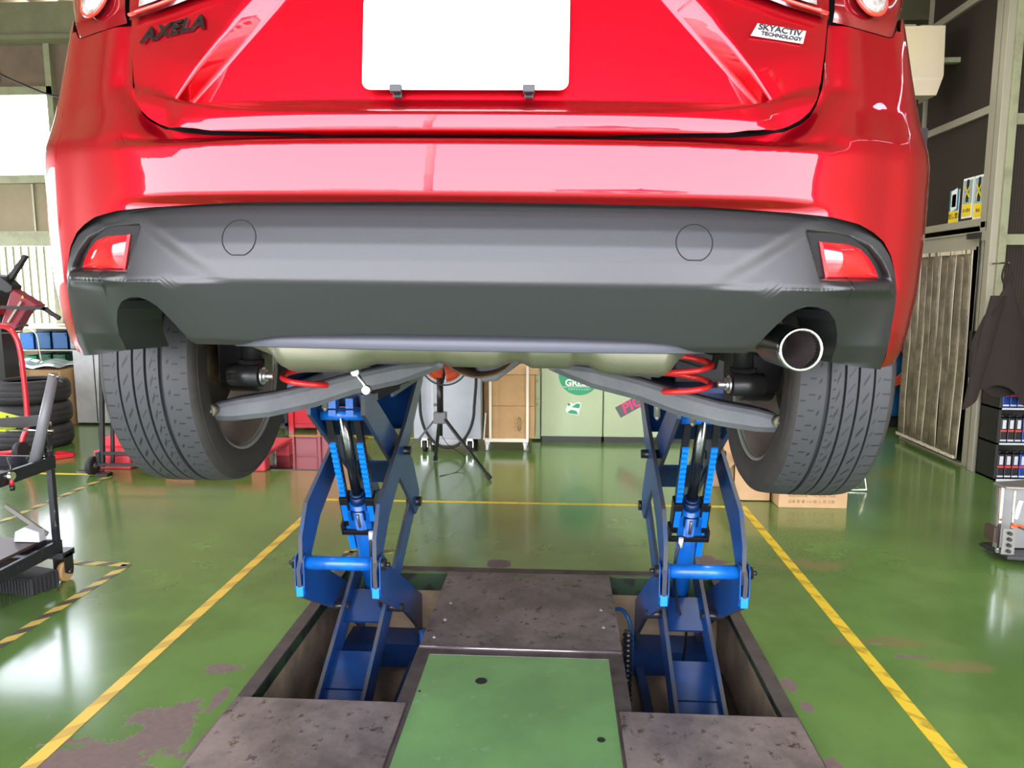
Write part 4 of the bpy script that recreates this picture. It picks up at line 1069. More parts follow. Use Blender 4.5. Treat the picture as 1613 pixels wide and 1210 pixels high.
# ================================================================== SCISSOR LIFT UNITS
def lift(ux, label, mir):
    """one bay unit. ux centre x; mir=+1 means inner side is +x (left unit)"""
    t = thing('scissor_lift', label, 'car lift', (ux, 3.2, -0.42))
    K1 = Vector((0, 2.75, .372)); B2 = Vector((0, 3.52, -.27)); T2 = Vector((0, 3.72, 1.0)); K2 = Vector((0, 3.75, .33)); B1 = Vector((0, 2.42, -.38)); T1 = Vector((0, 2.80, 1.0))
    ho, hi = .150, .092
    def P(v, x): return Vector((ux + x, v.y, v.z))
    def arm(name, poly, x):
        poly = [Vector(q) for q in poly]
        mb = MB(); n = len(poly); th = .016
        vs = [Vector((ux + x - th / 2, p.x, p.y)) for p in poly] + [Vector((ux + x + th / 2, p.x, p.y)) for p in poly]
        mb.add(vs, [list(range(n))[::-1], list(range(n, 2 * n))] + [[i, (i + 1) % n, n + (i + 1) % n, n + i] for i in range(n)])
        o = obj(name, mb, [M_blue, M_blue_edge], t)
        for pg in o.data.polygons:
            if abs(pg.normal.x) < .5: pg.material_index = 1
        return o
    for s_ in (-1, 1):
        arm('outer_lower_arm', poly=[(3.58, -.38), (3.68, -.30), (3.66, -.15), (3.28, .085), (2.90, .315), (2.81, .40), (2.73, .395), (2.70, .36), (2.712, .27), (2.74, .23), (3.24, -.05), (3.50, -.24)], x=s_ * (ho + .0))
        arm('outer_upper_arm', poly=[(2.72, .335), (2.78, .335), (2.95, .50), (3.42, .74), (3.76, .97), (3.76, 1.03), (3.69, 1.03), (3.33, .83), (2.80, .60), (2.725, .48)], x=s_ * (ho - .004))
        arm('inner_lower_arm', poly=[(2.36, -.40), (2.46, -.43), (3.70, .24), (3.80, .30), (3.80, .38), (3.71, .39), (3.62, .345), (2.38, -.33)], x=s_ * hi)
        arm('inner_upper_arm', poly=[(3.72, .27), (3.80, .28), (3.82, .37), (3.66, .58), (2.84, 1.05), (2.76, 1.04), (2.76, .96), (3.30, .60), (3.52, .44)], x=s_ * (hi + .014))
    # knee tube and clevises at the near knee
    kt = obj('knee_tube', MB().cyl(P(K1, -ho + .012), P(K1, ho - .012), .027, 22), M_blue_bright_, t)
    for s_ in (-1, 1):
        cl_ = MB()
        for dx in (-.017, .017):
            poly = [(-.035, .020), (-.02, .036), (.01, .036), (.035, .02), (.06, -.03), (.05, -.12), (-.02, -.125), (-.038, -.09)]
            cl_.prism(poly, .006, (ux + s_ * ho + dx, K1.y, K1.z), (0, 1, 0), (0, 0, 1))
        obj('clevis_block', MB().box((ux + s_ * ho - .014, K1.y - .040, K1.z - .125), (ux + s_ * ho + .014, K1.y + .03, K1.z - .082)), M_blue_bright, t, bevel=.002)
        obj('clevis', cl_, M_blue, t, bevel=.002)
        obj('pivot_boss', MB().cyl(P(K1, s_ * ho - .034), P(K1, s_ * ho + .034), .024, 20).cyl(P(K1, s_ * ho + s_ * .03), P(K1, s_ * ho + s_ * .05), .009, 10), M_oily, t)
        obj('far_pivot', MB().cyl(P(K2, s_ * hi - .03), P(K2, s_ * (hi + .045)), .026, 16), M_oily, t)
        mid1 = Vector((0, 3.27, .71)); obj('middle_pivot', MB().cyl(P(mid1, s_ * (hi - .0)), P(mid1, s_ * (ho + .035)), .020, 16), M_oily, t)
        mid0 = Vector((0, 3.12, .03)); obj('lower_pivot', MB().cyl(P(mid0, s_ * (hi - .02)), P(mid0, s_ * (ho + .02)), .020, 16), M_oily, t)
    # cross plates between arms
    def cross(name, A, B, t0, t1, x, up, m=M_navy, th=.012):
        a = A.lerp(B, t0); b = A.lerp(B, t1); d = (b - a).normalized(); n = Vector((0, -d.z, d.y))
        vs = [P(a + n * up, -x), P(a + n * up, x), P(b + n * up, x), P(b + n * up, -x)]
        vs += [v + n * th for v in vs]
        obj(name, MB().add(vs, [(0, 1, 2, 3), (7, 6, 5, 4), (0, 4, 5, 1), (1, 5, 6, 2), (2, 6, 7, 3), (3, 7, 4, 0)]), m, t)
    cross('lower_cross_plate', B1, K2, .27, .385, hi - .008, .02)
    cross('cross_rib', B1, K2, .22, .265, hi - .008, .02)
    cross('middle_cross_plate', B1, K2, .485, .60, hi - .008, .02)
    cross('upper_cross_plate', K2, T1, .27, .49, hi, .0)
    cross('upper_cover_plate', K1, T2, .66, .985, ho - .01, .0)
    cross('near_top_plate', K2, T1, .76, .97, hi, .0)
    # platform (runway)
    pf = MB().box((ux - .22, 2.78, 1.055), (ux + .22, 4.2, 1.075)).box((ux - .22, 2.78, 1.03), (ux - .21, 4.2, 1.12)).box((ux + .21, 2.78, 1.03), (ux + .22, 4.2, 1.12)).box((ux - .22, 4.17, 1.03), (ux + .22, 4.2, 1.12))
    obj('platform', pf, M_navy, t)
    for yy in (3.0, 4.0): obj('jacking_block', MB().box((ux - .1, yy - .08, 1.075), (ux + .1, yy + .08, 1.205)), M_rubber, t, bevel=.005)
    # hydraulic cylinder
    cb0 = Vector((0, 3.32, -.04)); ct = Vector((0, 2.85, .945)); dd = (ct - cb0).normalized()
    cm = cb0 + dd * .64
    obj('cylinder_body', MB().cyl(P(cb0, 0), P(cm, 0), .041, 24), M_blue_bright_, t)
    obj('cylinder_rod', MB().cyl(P(cm, 0), P(ct, 0), .0225, 20), M_rod, t)
    obj('gland_nut', MB().cyl(P(cm - dd * .01, 0), P(cm + dd * .035, 0), .036, 8).cyl(P(cm + dd * .035, 0), P(cm + dd * .05, 0), .031, 20), M_navy, t)
    # side boxes (sleeves) of the lock carriage
    ca = P(cm, 0); ax_ = Vector((1, 0, 0)); ny_ = dd.cross(ax_).normalized()
    Mx = Matrix.Identity(4)
    for i in range(3): Mx[i][0] = ax_[i]; Mx[i][1] = ny_[i]; Mx[i][2] = dd[i]; Mx[i][3] = ca[i]
    if (Mx @ Vector((0, 1, 0)) - ca).y > 0: sgn = -1
    else: sgn = 1
    # local y * sgn points towards the camera
    def LB(mb, lo, hi_):
        a, b = lo[1] * sgn, hi_[1] * sgn
        return mb.box((lo[0], min(a, b), lo[2]), (hi_[0], max(a, b), hi_[2]), Mx)
    for s_ in (-1, 1):
        xx = s_ * .056
        mb = LB(MB(), (xx - .019, -.03, -.10), (xx + .019, .03, .035))
        obj('lock_sleeve', mb, M_oily, t, bevel=.002)
        mb = LB(MB(), (xx - .013, .026, -.085), (xx + .013, .034, -.0))
        obj('lock_sleeve_face', mb, M_blue_bright, t)
        # ratchet bar with square teeth facing the camera
        mb = LB(MB(), (xx - .013, -.012, -.14), (xx + .013, .012, .43)); obj('ratchet_bar', mb, M_oily, t)
        mb = MB(); z = .045
        k = 0
        while z < .33:
            LB(mb, (xx - .0125, .010, z), (xx + .0125, .026, z + .0155)); z += .0262
        obj('ratchet_teeth', mb, M_blue_bright, t)
    mb = LB(MB(), (-.05, .0, -.135), (.05, .034, -.03)); obj('lock_carriage', mb, M_blue_bright_, t, bevel=.004)
    mb = LB(MB(), (-.085, .03, -.16), (.085, .045, -.135)); LB(mb, (-.085, -.02, -.16), (-.073, .045, -.10)); LB(mb, (.073, -.02, -.16), (.085, .045, -.10)); obj('lock_lever', mb, M_oily, t, bevel=.003)
    mb = MB()
    LB(mb, (-.030, .034, -.075), (-.024, .042, -.025)); LB(mb, (.024, .034, -.075), (.030, .042, -.025)); LB(mb, (-.030, .034, -.031), (.030, .042, -.025)); obj('lock_bracket', mb, M_navy, t)
    obj('lock_pin', MB().cyl(Mx @ Vector((0, .045 * sgn, -.11)), Mx @ Vector((0, .045 * sgn, -.04)), .006, 8), M_alloy, t)
    mb = LB(MB(), (-.07, -.02, -.27), (-.043, .02, -.135)) if mir > 0 else LB(MB(), (.043, -.02, -.27), (.07, .02, -.135)); obj('side_sleeve', mb, M_blue_bright, t, bevel=.002)
    # top yoke
    obj('top_yoke', MB().cyl(P(ct, -.085), P(ct, .085), .022, 16).box((ux - .05, ct.y - .025, ct.z), (ux - .02, ct.y + .03, ct.z + .08)).box((ux + .02, ct.y - .025, ct.z), (ux + .05, ct.y + .03, ct.z + .07)), M_blue_bright_, t)
    obj('top_beam', MB().box((ux - .10, 2.90, .97), (ux + .10, 2.94, 1.06)), M_navy, t)
    # base beam in the pit
    obj('base_frame', MB().box((ux - .2, 3.42, -.42), (ux + .2, 3.60, -.30)).box((ux - .17, 2.45, -.42), (ux - .13, 3.5, -.38)).box((ux + .13, 2.45, -.42), (ux + .17, 3.5, -.38)), M_navy, t)
    # hose
    hx = ux + (.05 if mir > 0 else -.055)
    obj('hydraulic_hose', MB().tube(catmull([(hx + .01, cm.y - .04, cm.z - .13), (hx + .012 * mir, cm.y - .05, cm.z - .25), (hx + .02, cm.y + .04, cm.z - .45), (ux + .03, 3.22, -.1), (ux + .03, 3.30, -.3)], 6), .006, 8), M_oily, t)
    obj('hose_fitting', MB().cyl((hx + .01, cm.y - .04, cm.z - .16), (hx + .012, cm.y - .045, cm.z - .12), .010, 10), M_bottle_w, t)
    return t
M_blue_bright_ = mat('mid_blue_paint', (0.004, 0.13, 0.52), 0.3, coat=0.2, noise=(12, (0.004, 0.06, 0.24), 0.5, 0.8))
M_rod = mat('hydraulic_rod', (0.10, 0.11, 0.10), 0.15, metal=0.9)
lift(-.850, 'blue scissor lift unit in the left bay of the pit', 1)
lift(.556, 'blue scissor lift unit in the right bay of the pit', -1)
# pit extras: beams and hoses along the floor
tag(obj('floor_channel', MB().bar((-1.06, 2.3, -.395), (-.98, 3.5, -.395), .07, .03), M_alloy2), 'flat steel channel on the left pit floor against the wall', 'steel channel')
tag(obj('floor_channel', MB().bar((.72, 2.3, -.395), (.70, 3.2, -.395), .06, .03), M_alloy2), 'flat steel channel on the right pit floor against the wall', 'steel channel')
for (xh, yh, lb) in ((.318, 3.15, 'dark corrugated hose standing in the right pit bay beside the riveted plate'), (-.595, 3.12, 'blue upright pipe in the left pit bay beside the riveted plate')):
    if xh > 0:
        pts = [Vector((xh, yh, -.42 + .006 * i)) for i in range(60)]
        rr = [.020 + .004 * sin(i * 1.6) for i in range(60)]
        tag(obj('corrugated_hose', MB().tube(pts, rr, 12), M_oily), lb, 'hose')
    else:
        tag(obj('guard_pipe', MB().cyl((xh, yh, -.42), (xh, yh, -.08), .017, 12), M_blue), lb, 'pipe')
tag(obj('pit_hose', MB().tube(catmull([(.27, 3.42, -.09), (.31, 3.40, -.08), (.34, 3.37, -.11), (.36, 3.36, -.2), (.36, 3.4, -.42)], 5), .009, 8), M_blue_drum), 'short blue hose curling out of the right pit bay wall', 'hose')

# ================================================================== BACKGROUND, CENTRE
# grey machine on casters
mx0, mx1, my = -1.265, -.672, 6.36
t = thing('machine_cabinet', 'pale grey enamel machine cabinet on casters behind the tripod fan', 'cabinet', ((mx0 + mx1) / 2, my + .25, 0))
obj('body', MB().box((mx0, my, .12), (mx1, my + .55, 1.12)), M_cabinet, t, bevel=.006)
obj('side_panel', MB().box((mx0 + .16, my - .006, .07), (mx0 + .18, my, 1.0)), M_cab_white, t)
obj('door', MB().box((mx0 + .20, my - .004, .15), (mx1 - .02, my, .74)), M_cabinet, t, bevel=.001)
obj('base_panel', MB().box((mx0 + .16, my - .004, .065), (mx0 + .42, my + .02, .12)), M_cab_white, t)
obj('vent', MB().box((mx0 - .004, my + .02, .30), (mx0, my + .04, .62)), M_satin, t)
for cx_ in (mx0 + .09, mx1 - .10):
    for cy_ in (my + .05, my + .48):
        c_ = obj('caster', MB().cyl((cx_ - .018, cy_, .05), (cx_ + .018, cy_, .05), .05, 18), M_rubber, t)
        obj('caster_fork', MB().box((cx_ - .03, cy_ - .03, .04), (cx_ - .024, cy_ + .03, .12)).box((cx_ + .024, cy_ - .03, .04), (cx_ + .03, cy_ + .03, .12)).box((cx_ - .03, cy_ - .03, .10), (cx_ + .03, cy_ + .03, .12)), M_chrome, c_)
hose = []
for k in range(25):
    a = pi * k / 24; hose.append(Vector((-.96 + .235 * cos(a) + .005, my - .08, .42 - .36 * sin(a))))
hose = [Vector((-.715, my - .08, 1.0)), Vector((-.70, my - .08, .7))] + hose + [Vector((-1.19, my - .08, .62)), Vector((-1.13, my - .08, .88)), Vector((-1.05, my - .06, 1.0))]
obj('hose', MB().tube(catmull(hose, 3), .013, 10), M_rubber, t)
# tripod fan
fx, fy, fz = -.885, 5.72, .875
t = thing('tripod_fan', 'black tripod floor fan with orange blades in front of grey cabinet', 'fan', (fx, fy, 0))
M_cage = mat('fan_cage_wire', (0.03, 0.03, 0.03), 0.4)
ring = MB()
ring.tube([(fx + .19 * cos(2 * pi * k / 40), fy - .02, fz + .19 * sin(2 * pi * k / 40)) for k in range(40)], .007, 8, closed=True)
cg = obj('guard', ring, M_cage, t)
wires = MB()
for k in range(72):
    a = 2 * pi * k / 72
    wires.tube([(fx + .03 * cos(a), fy - .075, fz + .03 * sin(a)), (fx + .11 * cos(a), fy - .07, fz + .11 * sin(a)), (fx + .17 * cos(a), fy - .05, fz + .17 * sin(a)), (fx + .19 * cos(a), fy - .02, fz + .19 * sin(a))], .0009, 4)
for r_ in (.06, .10, .14, .17):
    wires.tube([(fx + r_ * cos(2 * pi * k / 32), fy - .065 + (r_ - .06) * .15, fz + r_ * sin(2 * pi * k / 32)) for k in range(32)], .0012, 4, closed=True)
obj('guard_wires', wires, M_cage, t)
for b_i in range(5):
    a0 = 2 * pi * b_i / 5 + .3
    def bf(u, v, a0=a0):
        a = a0 + (u - .5) * (1.0); r = .03 + .135 * v
        return Vector((fx + r * cos(a), fy - .02 + .04 * (u - .5), fz + r * sin(a)))
    obj('blade', MB().grid(bf, [i / 8 for i in range(9)], [0, .25, .5, .75, 1]), M_orange, t, solid=.003)
obj('motor', MB().lathe([(.001, -.03), (.035, -.03), (.04, 0), (.06, .01), (.065, .10), (.04, .15), (.001, .155)], (fx, fy, fz), 'Y', 24), M_orange, t)
obj('neck', MB().cyl((fx - .04, fy, .47), (fx - .04, fy, .74), .026, 16).cyl((fx - .04, fy, .28), (fx - .04, fy, .50), .018, 12).bar((fx - .04, fy + .02, .70), (fx, fy + .05, fz), .04, .04), M_grey_dark if False else M_satin, t)
ap = Vector((fx - .04, fy, .46))
obj('tripod_collar', MB().box((ap.x - .05, ap.y - .04, .38), (ap.x + .05, ap.y + .04, .47)).cyl((ap.x - .035, ap.y - .04, .53), (ap.x - .035, ap.y - .02, .53), .014, 10), M_grey_tube, t, bevel=.008)
for (qx, qy) in ((-.506 + fx + .885, 5.43 - 5.72 + fy), (-1.29, 5.72), (-1.02, 6.02)):
    d_ = Vector((qx, qy, 0.012)) - ap
    obj('leg', MB().bar(ap + d_ * .03, ap + d_, .026, .016), M_satin, t)
    obj('foot', MB().bar(ap + d_ * .93, ap + d_ * 1.0, .034, .026), M_rubber, t)
obj('power_cord', MB().tube(catmull([(fx - .03, fy, .28), (fx + .02, fy + .02, .2), (fx + .14, fy + .1, .08), (fx + .1, fy - .05, .005), (fx - .02, fy - .2, .004)], 5), .003, 6), M_rubber, t)
# white cart with cartons
cx0, cx1, cyy = -.645, -.268, 6.44
t = thing('tube_cart', 'white tube frame cart on casters carrying tall cardboard cartons', 'cart', ((cx0 + cx1) / 2, cyy + .3, 0))
fr_ = MB()
def tb(a, b): fr_.bar(a, b, .022, .022, (0, 1, 0.01))
for y_ in (cyy, cyy + .40):
    for x_ in (cx0 + .05, cx1): tb((x_, y_, .095), (x_, y_, 1.1))
    tb((cx0 - .0, y_, .095), (cx1 + .011, y_, .095)); tb((cx0 + .05, y_, 1.1), (cx1, y_, 1.1))
fr_.bar((cx0 + .02, cyy, .095), (cx0 + .02, cyy + .40, .095), .022, .022).bar((cx1, cyy, .095), (cx1, cyy + .40, .095), .022, .022)
fr_.bar((cx0 - .01, cyy, .10), (cx0 + .01, cyy, .34), .012, .012, (0, 1, 0))
obj('frame', fr_, M_cart_white, t)
obj('deck', MB().box((cx0, cyy, .10), (cx1, cyy + .40, .112)), M_cart_white, t)
for x_ in (cx0 + .02, cx1 - .02):
    for y_ in (cyy + .03, cyy + .37): obj('caster', MB().cyl((x_ - .012, y_, .04), (x_ + .012, y_, .04), .04, 16).box((x_ - .02, y_ - .015, .05), (x_ + .02, y_ + .015, .085)), M_bottle_w, t)
def carton(name, label, x0, y0, z0, x1, y1, z1, m=M_card, seam=True, group=None):
    t = thing(name, label, 'box', ((x0 + x1) / 2, (y0 + y1) / 2, z0), group=group)
    obj('body', MB().box((x0, y0, z0), (x1, y1, z1)), m, t, bevel=.004)
    if seam:
        obj('tape', MB().box((x0 + .0, (y0 + y1) / 2 - .025, z1), (x1, (y0 + y1) / 2 + .025, z1 + .001)), M_card_light, t)
        obj('fold_line', MB().box(((x0 + x1) / 2 - .12, y0 - .0012, z0 + .005), ((x0 + x1) / 2 - .118, y0, z1 - .005)).box(((x0 + x1) / 2 + .12, y0 - .0012, z0 + .005), ((x0 + x1) / 2 + .122, y0, z1 - .005)), M_card_ink2, t)
    return t
M_card_ink2 = mat('carton_crease', (0.30, 0.18, 0.08), 0.8)
b1 = carton('carton', 'tall carton with oval printed mark, bottom one on the white cart', cx0 + .055, cyy + .02, .113, -.205, cyy + .38, .40)
Mt = frameM((-.34, cyy + .0185, .24), (0, 0, 1), (-1, 0, 0))
ov = []
for k in range(24): a = 2 * pi * k / 24; ov.append(Mt @ Vector((.062 * cos(a), .018 * sin(a), 0)))
obj('printed_oval', MB().tube(ov, .002, 5, closed=True), M_card_dark, b1)
obj('printed_text', text_mb('Nacord', .032, .0004, Mt, shear=.2), M_card_dark, b1)
obj('printed_line', text_mb('カーボンヒーター', .017, .0004, frameM((-.375, cyy + .0185, .24), (0, 0, 1), (-1, 0, 0))), M_card_dark, b1)
carton('carton', 'plain carton, second of the stack on the white cart', cx0 + .055, cyy + .02, .402, -.205, cyy + .38, .68)
carton('carton', 'flattened dusty carton on top of the stack on the white cart', cx0 + .03, cyy + .02, .682, -.17, cyy + .38, .74, M_card_light)
carton('carton', 'narrow carton standing at the left end of the white cart', cx0 - .018, cyy + .10, .113 , cx0 + .050, cyy + .36, .67, seam=False)
# pale green lockers
lx = [(-.245, -.165), (-.158, .416), (.424, .835), (.843, 1.25)]
labs = ['narrow pale green drawer cabinet left of the stickered locker', 'pale green steel locker with the round green sticker', 'pale green steel locker with the dark slanted sticker', 'pale green steel locker at the right end of the row']
for i, ((a, b), lb) in enumerate(zip(lx, labs)):
    y0_ = 6.86
    t = thing('locker', lb, 'locker', ((a + b) / 2, y0_ + .25, 0))
    if i == 0: a -= .0; y0_ = 6.88
    obj('body', MB().box((a, y0_ + .02, .05 if i else 0.02), (b, y0_ + .5, .98)), M_locker, t)
    if i: 
        obj('door', MB().box((a + .004, y0_, .055), (b - .004, y0_ + .02, .975)), M_locker, t, bevel=.004)
        obj('plinth', MB().box((a + .01, y0_ + .04, 0), (b - .01, y0_ + .45, .05)), M_satin, t)
        obj('handle', MB().cyl((b - .03, y0_ - .01, .77), (b - .03, y0_ - .01, .9), .006, 8), M_satin, t)
    else:
        for k, (z0_, z1_) in enumerate(((.06, .40), (.41, .62), (.63, .78), (.79, .95))):
            dr = obj('drawer', MB().box((a + .004, y0_, z0_), (b - .004, y0_ + .02, z1_)), M_locker, t, bevel=.003)
            obj('label_holder', MB().box((a + .02, y0_ - .004, z1_ - .06), (b - .02, y0_, z1_ - .03)), M_card_light, dr)
            obj('knob', MB().box((a + .004, y0_ - .012, z1_ - .10), (a + .014, y0_, z1_ - .07)), M_satin, dr)
    if i == 1:
        cc = at(913, 582, 6.85); rr = .17
        def sec(r): return [(r * cos(2 * pi * k / 40), r * sin(2 * pi * k / 40)) for k in range(40)]
        obj('round_sticker', MB().prism(sec(.192), .002, (cc.x, y0_ - .002, cc.z - .05)), M_st_green, t)
        obj('sticker_band', MB().box((cc.x - .15, y0_ - .0045, cc.z - .166), (cc.x + .15, y0_ - .003, cc.z - .162)), M_st_white, t)
        obj('sticker_text', text_mb('GREEN', .085, .0005, frameM((cc.x + .0, y0_ - .0045, cc.z - .128), (1, 0, 0), (0, 0, 1)), bold=.003), M_st_white, t)
        obj('sticker_small_text', text_mb('スタイリッシュカー', .024, .0004, frameM((cc.x, y0_ - .0045, cc.z - .187), (1, 0, 0), (0, 0, 1))), M_st_white, t)
        ce = at(903, 645, 6.85)
        # small green and white sticker (abstract blob shape)
        obj('small_sticker', MB().prism([(-.07, .0), (-.05, .05), (-.03, .065), (.0, .05), (.05, .07), (.075, .05), (.06, .0), (.05, -.06), (.02, -.05), (-.03, -.045), (-.065, -.03)], .002, (ce.x, y0_ - .002, ce.z)), M_st_white, t)
        sm_ = MB().prism([(-.015, .02), (.03, .055), (.065, .05), (.055, .01), (.02, .015)], .002, (ce.x, y0_ - .0035, ce.z)).prism([(-.055, -.03), (-.02, -.005), (.03, -.015), (.045, -.05), (.02, -.045), (-.03, -.04)], .002, (ce.x, y0_ - .0035, ce.z)).prism(sec(.013), .002, (ce.x - .04, y0_ - .0035, ce.z + .045))
        obj('sticker_print', sm_, M_st_green, t)
    if i == 2:
        ce = at(993, 640, 6.84)
        ax_ = Vector((cos(radians(30)), 0, sin(radians(30)))); ay_ = Vector((-sin(radians(30)), 0, cos(radians(30))))
        obj('slanted_sticker', MB().prism([(-.13, -.055), (.17, -.055), (.17, .055), (-.13, .055)], .002, (ce.x, y0_ - .002, ce.z), ax_, ay_), M_st_dark, t)
        obj('sticker_text', text_mb('PIC', .135, .0005, frameM(Vector((ce.x, y0_ - .0045, ce.z)) + ax_ * .015, ax_, ay_), bold=.004, shear=.15), M_st_pink, t)
# yellow bucket
bk = Vector((-1.925, 6.83, 0))
t = thing('bucket', 'yellow plastic bucket on the floor behind the left lift unit', 'bucket', bk)
obj('shell', MB().lathe([(.001, 0), (.075, 0), (.09, .16), (.096, .165), (.096, .172), (.085, .172), (.072, .01), (.001, .01)], bk, n=28), M_yellow, t)
obj('handle', MB().tube([(bk.x + .093 * cos(a), bk.y - .02, .16 - .0 + .02 * sin(a)) for a in [pi * k / 10 for k in range(11)]], .003, 6), M_silver, t)
# mat + red cabinet + creeper things
tag(obj('floor_mat', MB().prism([(-2.95, 5.62), (-1.83, 5.66), (-1.83, 6.95), (-2.9, 6.93)], .006, (0, 0, .003), (1, 0, 0), (0, 1, 0)), M_mat), 'dark glossy rubber mat on the floor left of the lift', 'mat')
t = thing('tool_cabinet', 'red tool cabinet standing behind the dark floor mat', 'cabinet', (-2.3, 7.45, 0))
obj('body', MB().box((-2.67, 7.22, .03), (-2.0, 7.7, .85)), M_tool_red, t, bevel=.01)
obj('corner_post', MB().box((-2.70, 7.19, 0), (-2.65, 7.24, .86)).box((-2.41, 7.19, 0), (-2.38, 7.24, .86)), M_tool_red, t)
for k in range(4): obj('drawer', MB().box((-2.64, 7.205, .08 + k * .19), (-2.42, 7.22, .25 + k * .19)), M_tool_red, t, bevel=.004)
t = thing('low_rack', 'low black rack with hanging white rag beside red cabinet', 'rack', (-2.85, 7.3, 0))
obj('frame', MB().box((-3.0, 7.22, .05), (-2.72, 7.6, .08)).box((-3.0, 7.22, .05), (-2.97, 7.25, .7)).box((-2.75, 7.22, .0), (-2.72, 7.25, .7)).box((-3.0, 7.5, .08), (-2.72, 7.6, .6)), M_satin, t)
obj('rag', MB().grid(lambda u, v: Vector((-2.87 + .05 * u + .02 * sin(v * 4), 7.21 - .02 * sin(u * 3), .34 - .22 * v)), [0, .3, .6, 1], [0, .2, .4, .6, .8, 1]), M_bottle_w, t, solid=.004)

# boxes at right behind the wheel
t = thing('open_carton', 'open light cardboard box on the floor behind the right wheel', 'box', (1.32, 5.15, 0))
x0, x1, y0, y1, h = 1.195, 1.445, 5.0, 5.33, .255
obj('body', MB().box((x0, y0, 0), (x1, y0 + .006, h)).box((x0, y1 - .006, 0), (x1, y1, h)).box((x0, y0, 0), (x0 + .006, y1, h)).box((x1 - .006, y0, 0), (x1, y1, h)).box((x0, y0, 0), (x1, y1, .006)), M_card_light, t)
obj('flap', MB().bar((x0 - .03, y0 + .16, h - .03), (x0, y0 + .16, h), .3, .005).bar((x1, y0 + .16, h), (x1 + .08, y0 + .16, h + .03), .3, .005), M_card_light, t)
carton('carton', 'small carton standing on the others behind the right lift unit', 1.10, 5.35, .0, 1.30, 5.62, .42, M_card_light, False)
tag(obj('cardboard_roll', MB().cyl((1.16, 5.48, .422), (1.16, 5.48, .58), .05, 18).cyl((1.15, 5.42, .60), (1.27, 5.52, .60), .03, 14), M_card_light), 'rolled cardboard lying on the small carton behind lift', 'cardboard roll')
t = carton('carton', 'long low carton with printed lines on the floor under the right wheel', 1.458, 4.86, 0, 1.90, 5.2, .135, M_card_light, False)
obj('printed_line', text_mb('取扱説明書 一式 部品 用品', .026, .0004, frameM((1.67, 4.859, .085), (1, 0, 0), (0, 0, 1))), M_card_ink2, t)
obj('printed_line', text_mb('品番 数 量 1×6 個 入 用 注意', .024, .0004, frameM((1.67, 4.859, .042), (1, 0, 0), (0, 0, 1))), M_card_ink2, t)
t = thing('steel_stand', 'small bright steel stand on the floor right of low carton', 'stand', (2.15, 5.35, 0))
obj('frame', MB().tube([(1.98, 5.3, .01), (2.20, 5.3, .01), (2.17, 5.3, .16)], .008, 8).tube([(2.0, 5.5, .01), (2.22, 5.5, .01), (2.17, 5.3, .16)], .008, 8), M_chrome, t)

# blue barrel with orange hose
bp_ = Vector((3.42, 8.05, 0))
t = thing('drum', 'blue steel drum standing behind the strip curtain booth', 'drum', bp_)
obj('shell', MB().lathe([(.001, .12), (.28, .12), (.285, .14), (.28, .16), (.28, .43), (.288, .45), (.28, .47), (.28, .73), (.288, .75), (.28, .77), (.28, 1.04), (.287, 1.06), (.28, 1.08), (.265, 1.06), (.001, 1.06)], bp_, n=40), M_blue_drum, t)
obj('base', MB().box((bp_.x - .25, bp_.y - .25, 0), (bp_.x + .25, bp_.y + .25, .12)), M_black, t)
hp_ = MB()
for k in range(4):
    r_ = .16 + .008 * k
    hp_.tube([(bp_.x - .06 + r_ * cos(2 * pi * j / 32), bp_.y - .31 - .012 * k, .68 - .012 * k + (r_ + .02) * sin(2 * pi * j / 32)) for j in range(32)], .011, 8, closed=True)
tag(obj('coiled_hose', hp_, mat('orange_red_hose', (0.60, 0.06, 0.015), 0.4)), 'orange red hose coiled on the blue drum', 'hose')

# dark coat hung on the booth front, shelf of cans
ct_ = thing('coat', 'dark brown work coat hanging from a strap beside the strip curtain', 'coat', (3.22, 5.585, .6))
def coatf(u, v):
    a = 2 * pi * u
    hw = pw([(0, .02), (.12, .06), (.35, .15), (.7, .22), (.9, .235), (1, .235)], v)
    cxx = pw([(0, 3.385), (.15, 3.385), (.6, 3.35), (1, 3.37)], v)
    th = pw([(0, .015), (.2, .05), (1, .07)], v)
    f_ = 1 + .10 * sin(a * 5 + v * 2) * v
    return Vector(((cxx + hw * cos(a) * f_) * .952, 5.585 + .8 * th * sin(a) * f_, 1.469 - v * .952 * (.82 + .07 * cos(a) - .05 * sin(3 * a))))
obj('body', MB().grid(coatf, [i / 40 for i in range(41)], [i / 14 for i in range(15)]), M_cloth, ct_)
obj('strap', MB().tube(catmull([(3.20, 5.585, 1.44), (3.17, 5.59, 1.52), (3.215, 5.62, 1.622), (3.248, 5.59, 1.52), (3.238, 5.585, 1.44)], 5), .007, 6), M_cloth, ct_)
def sleevef(u, v):
    a = 2 * pi * u; return Vector((lerp(3.14, 3.0, v) + .052 * cos(a) * (1 + .1 * sin(4 * v)), 5.56 + .03 * sin(a), 1.383 - .79 * v + .04 * cos(a) * v))
obj('coat_hook', MB().cyl((3.215, 5.60, 1.617), (3.29, 5.93, 1.62), .006, 8), M_satin, ct_)
obj('sleeve', MB().grid(sleevef, [i / 16 for i in range(17)], [i / 10 for i in range(11)]), M_cloth, ct_)
obj('belt_end', MB().bar((3.145, 5.53, 1.36), (3.085, 5.52, 1.245), .012, .004), M_cloth, ct_)

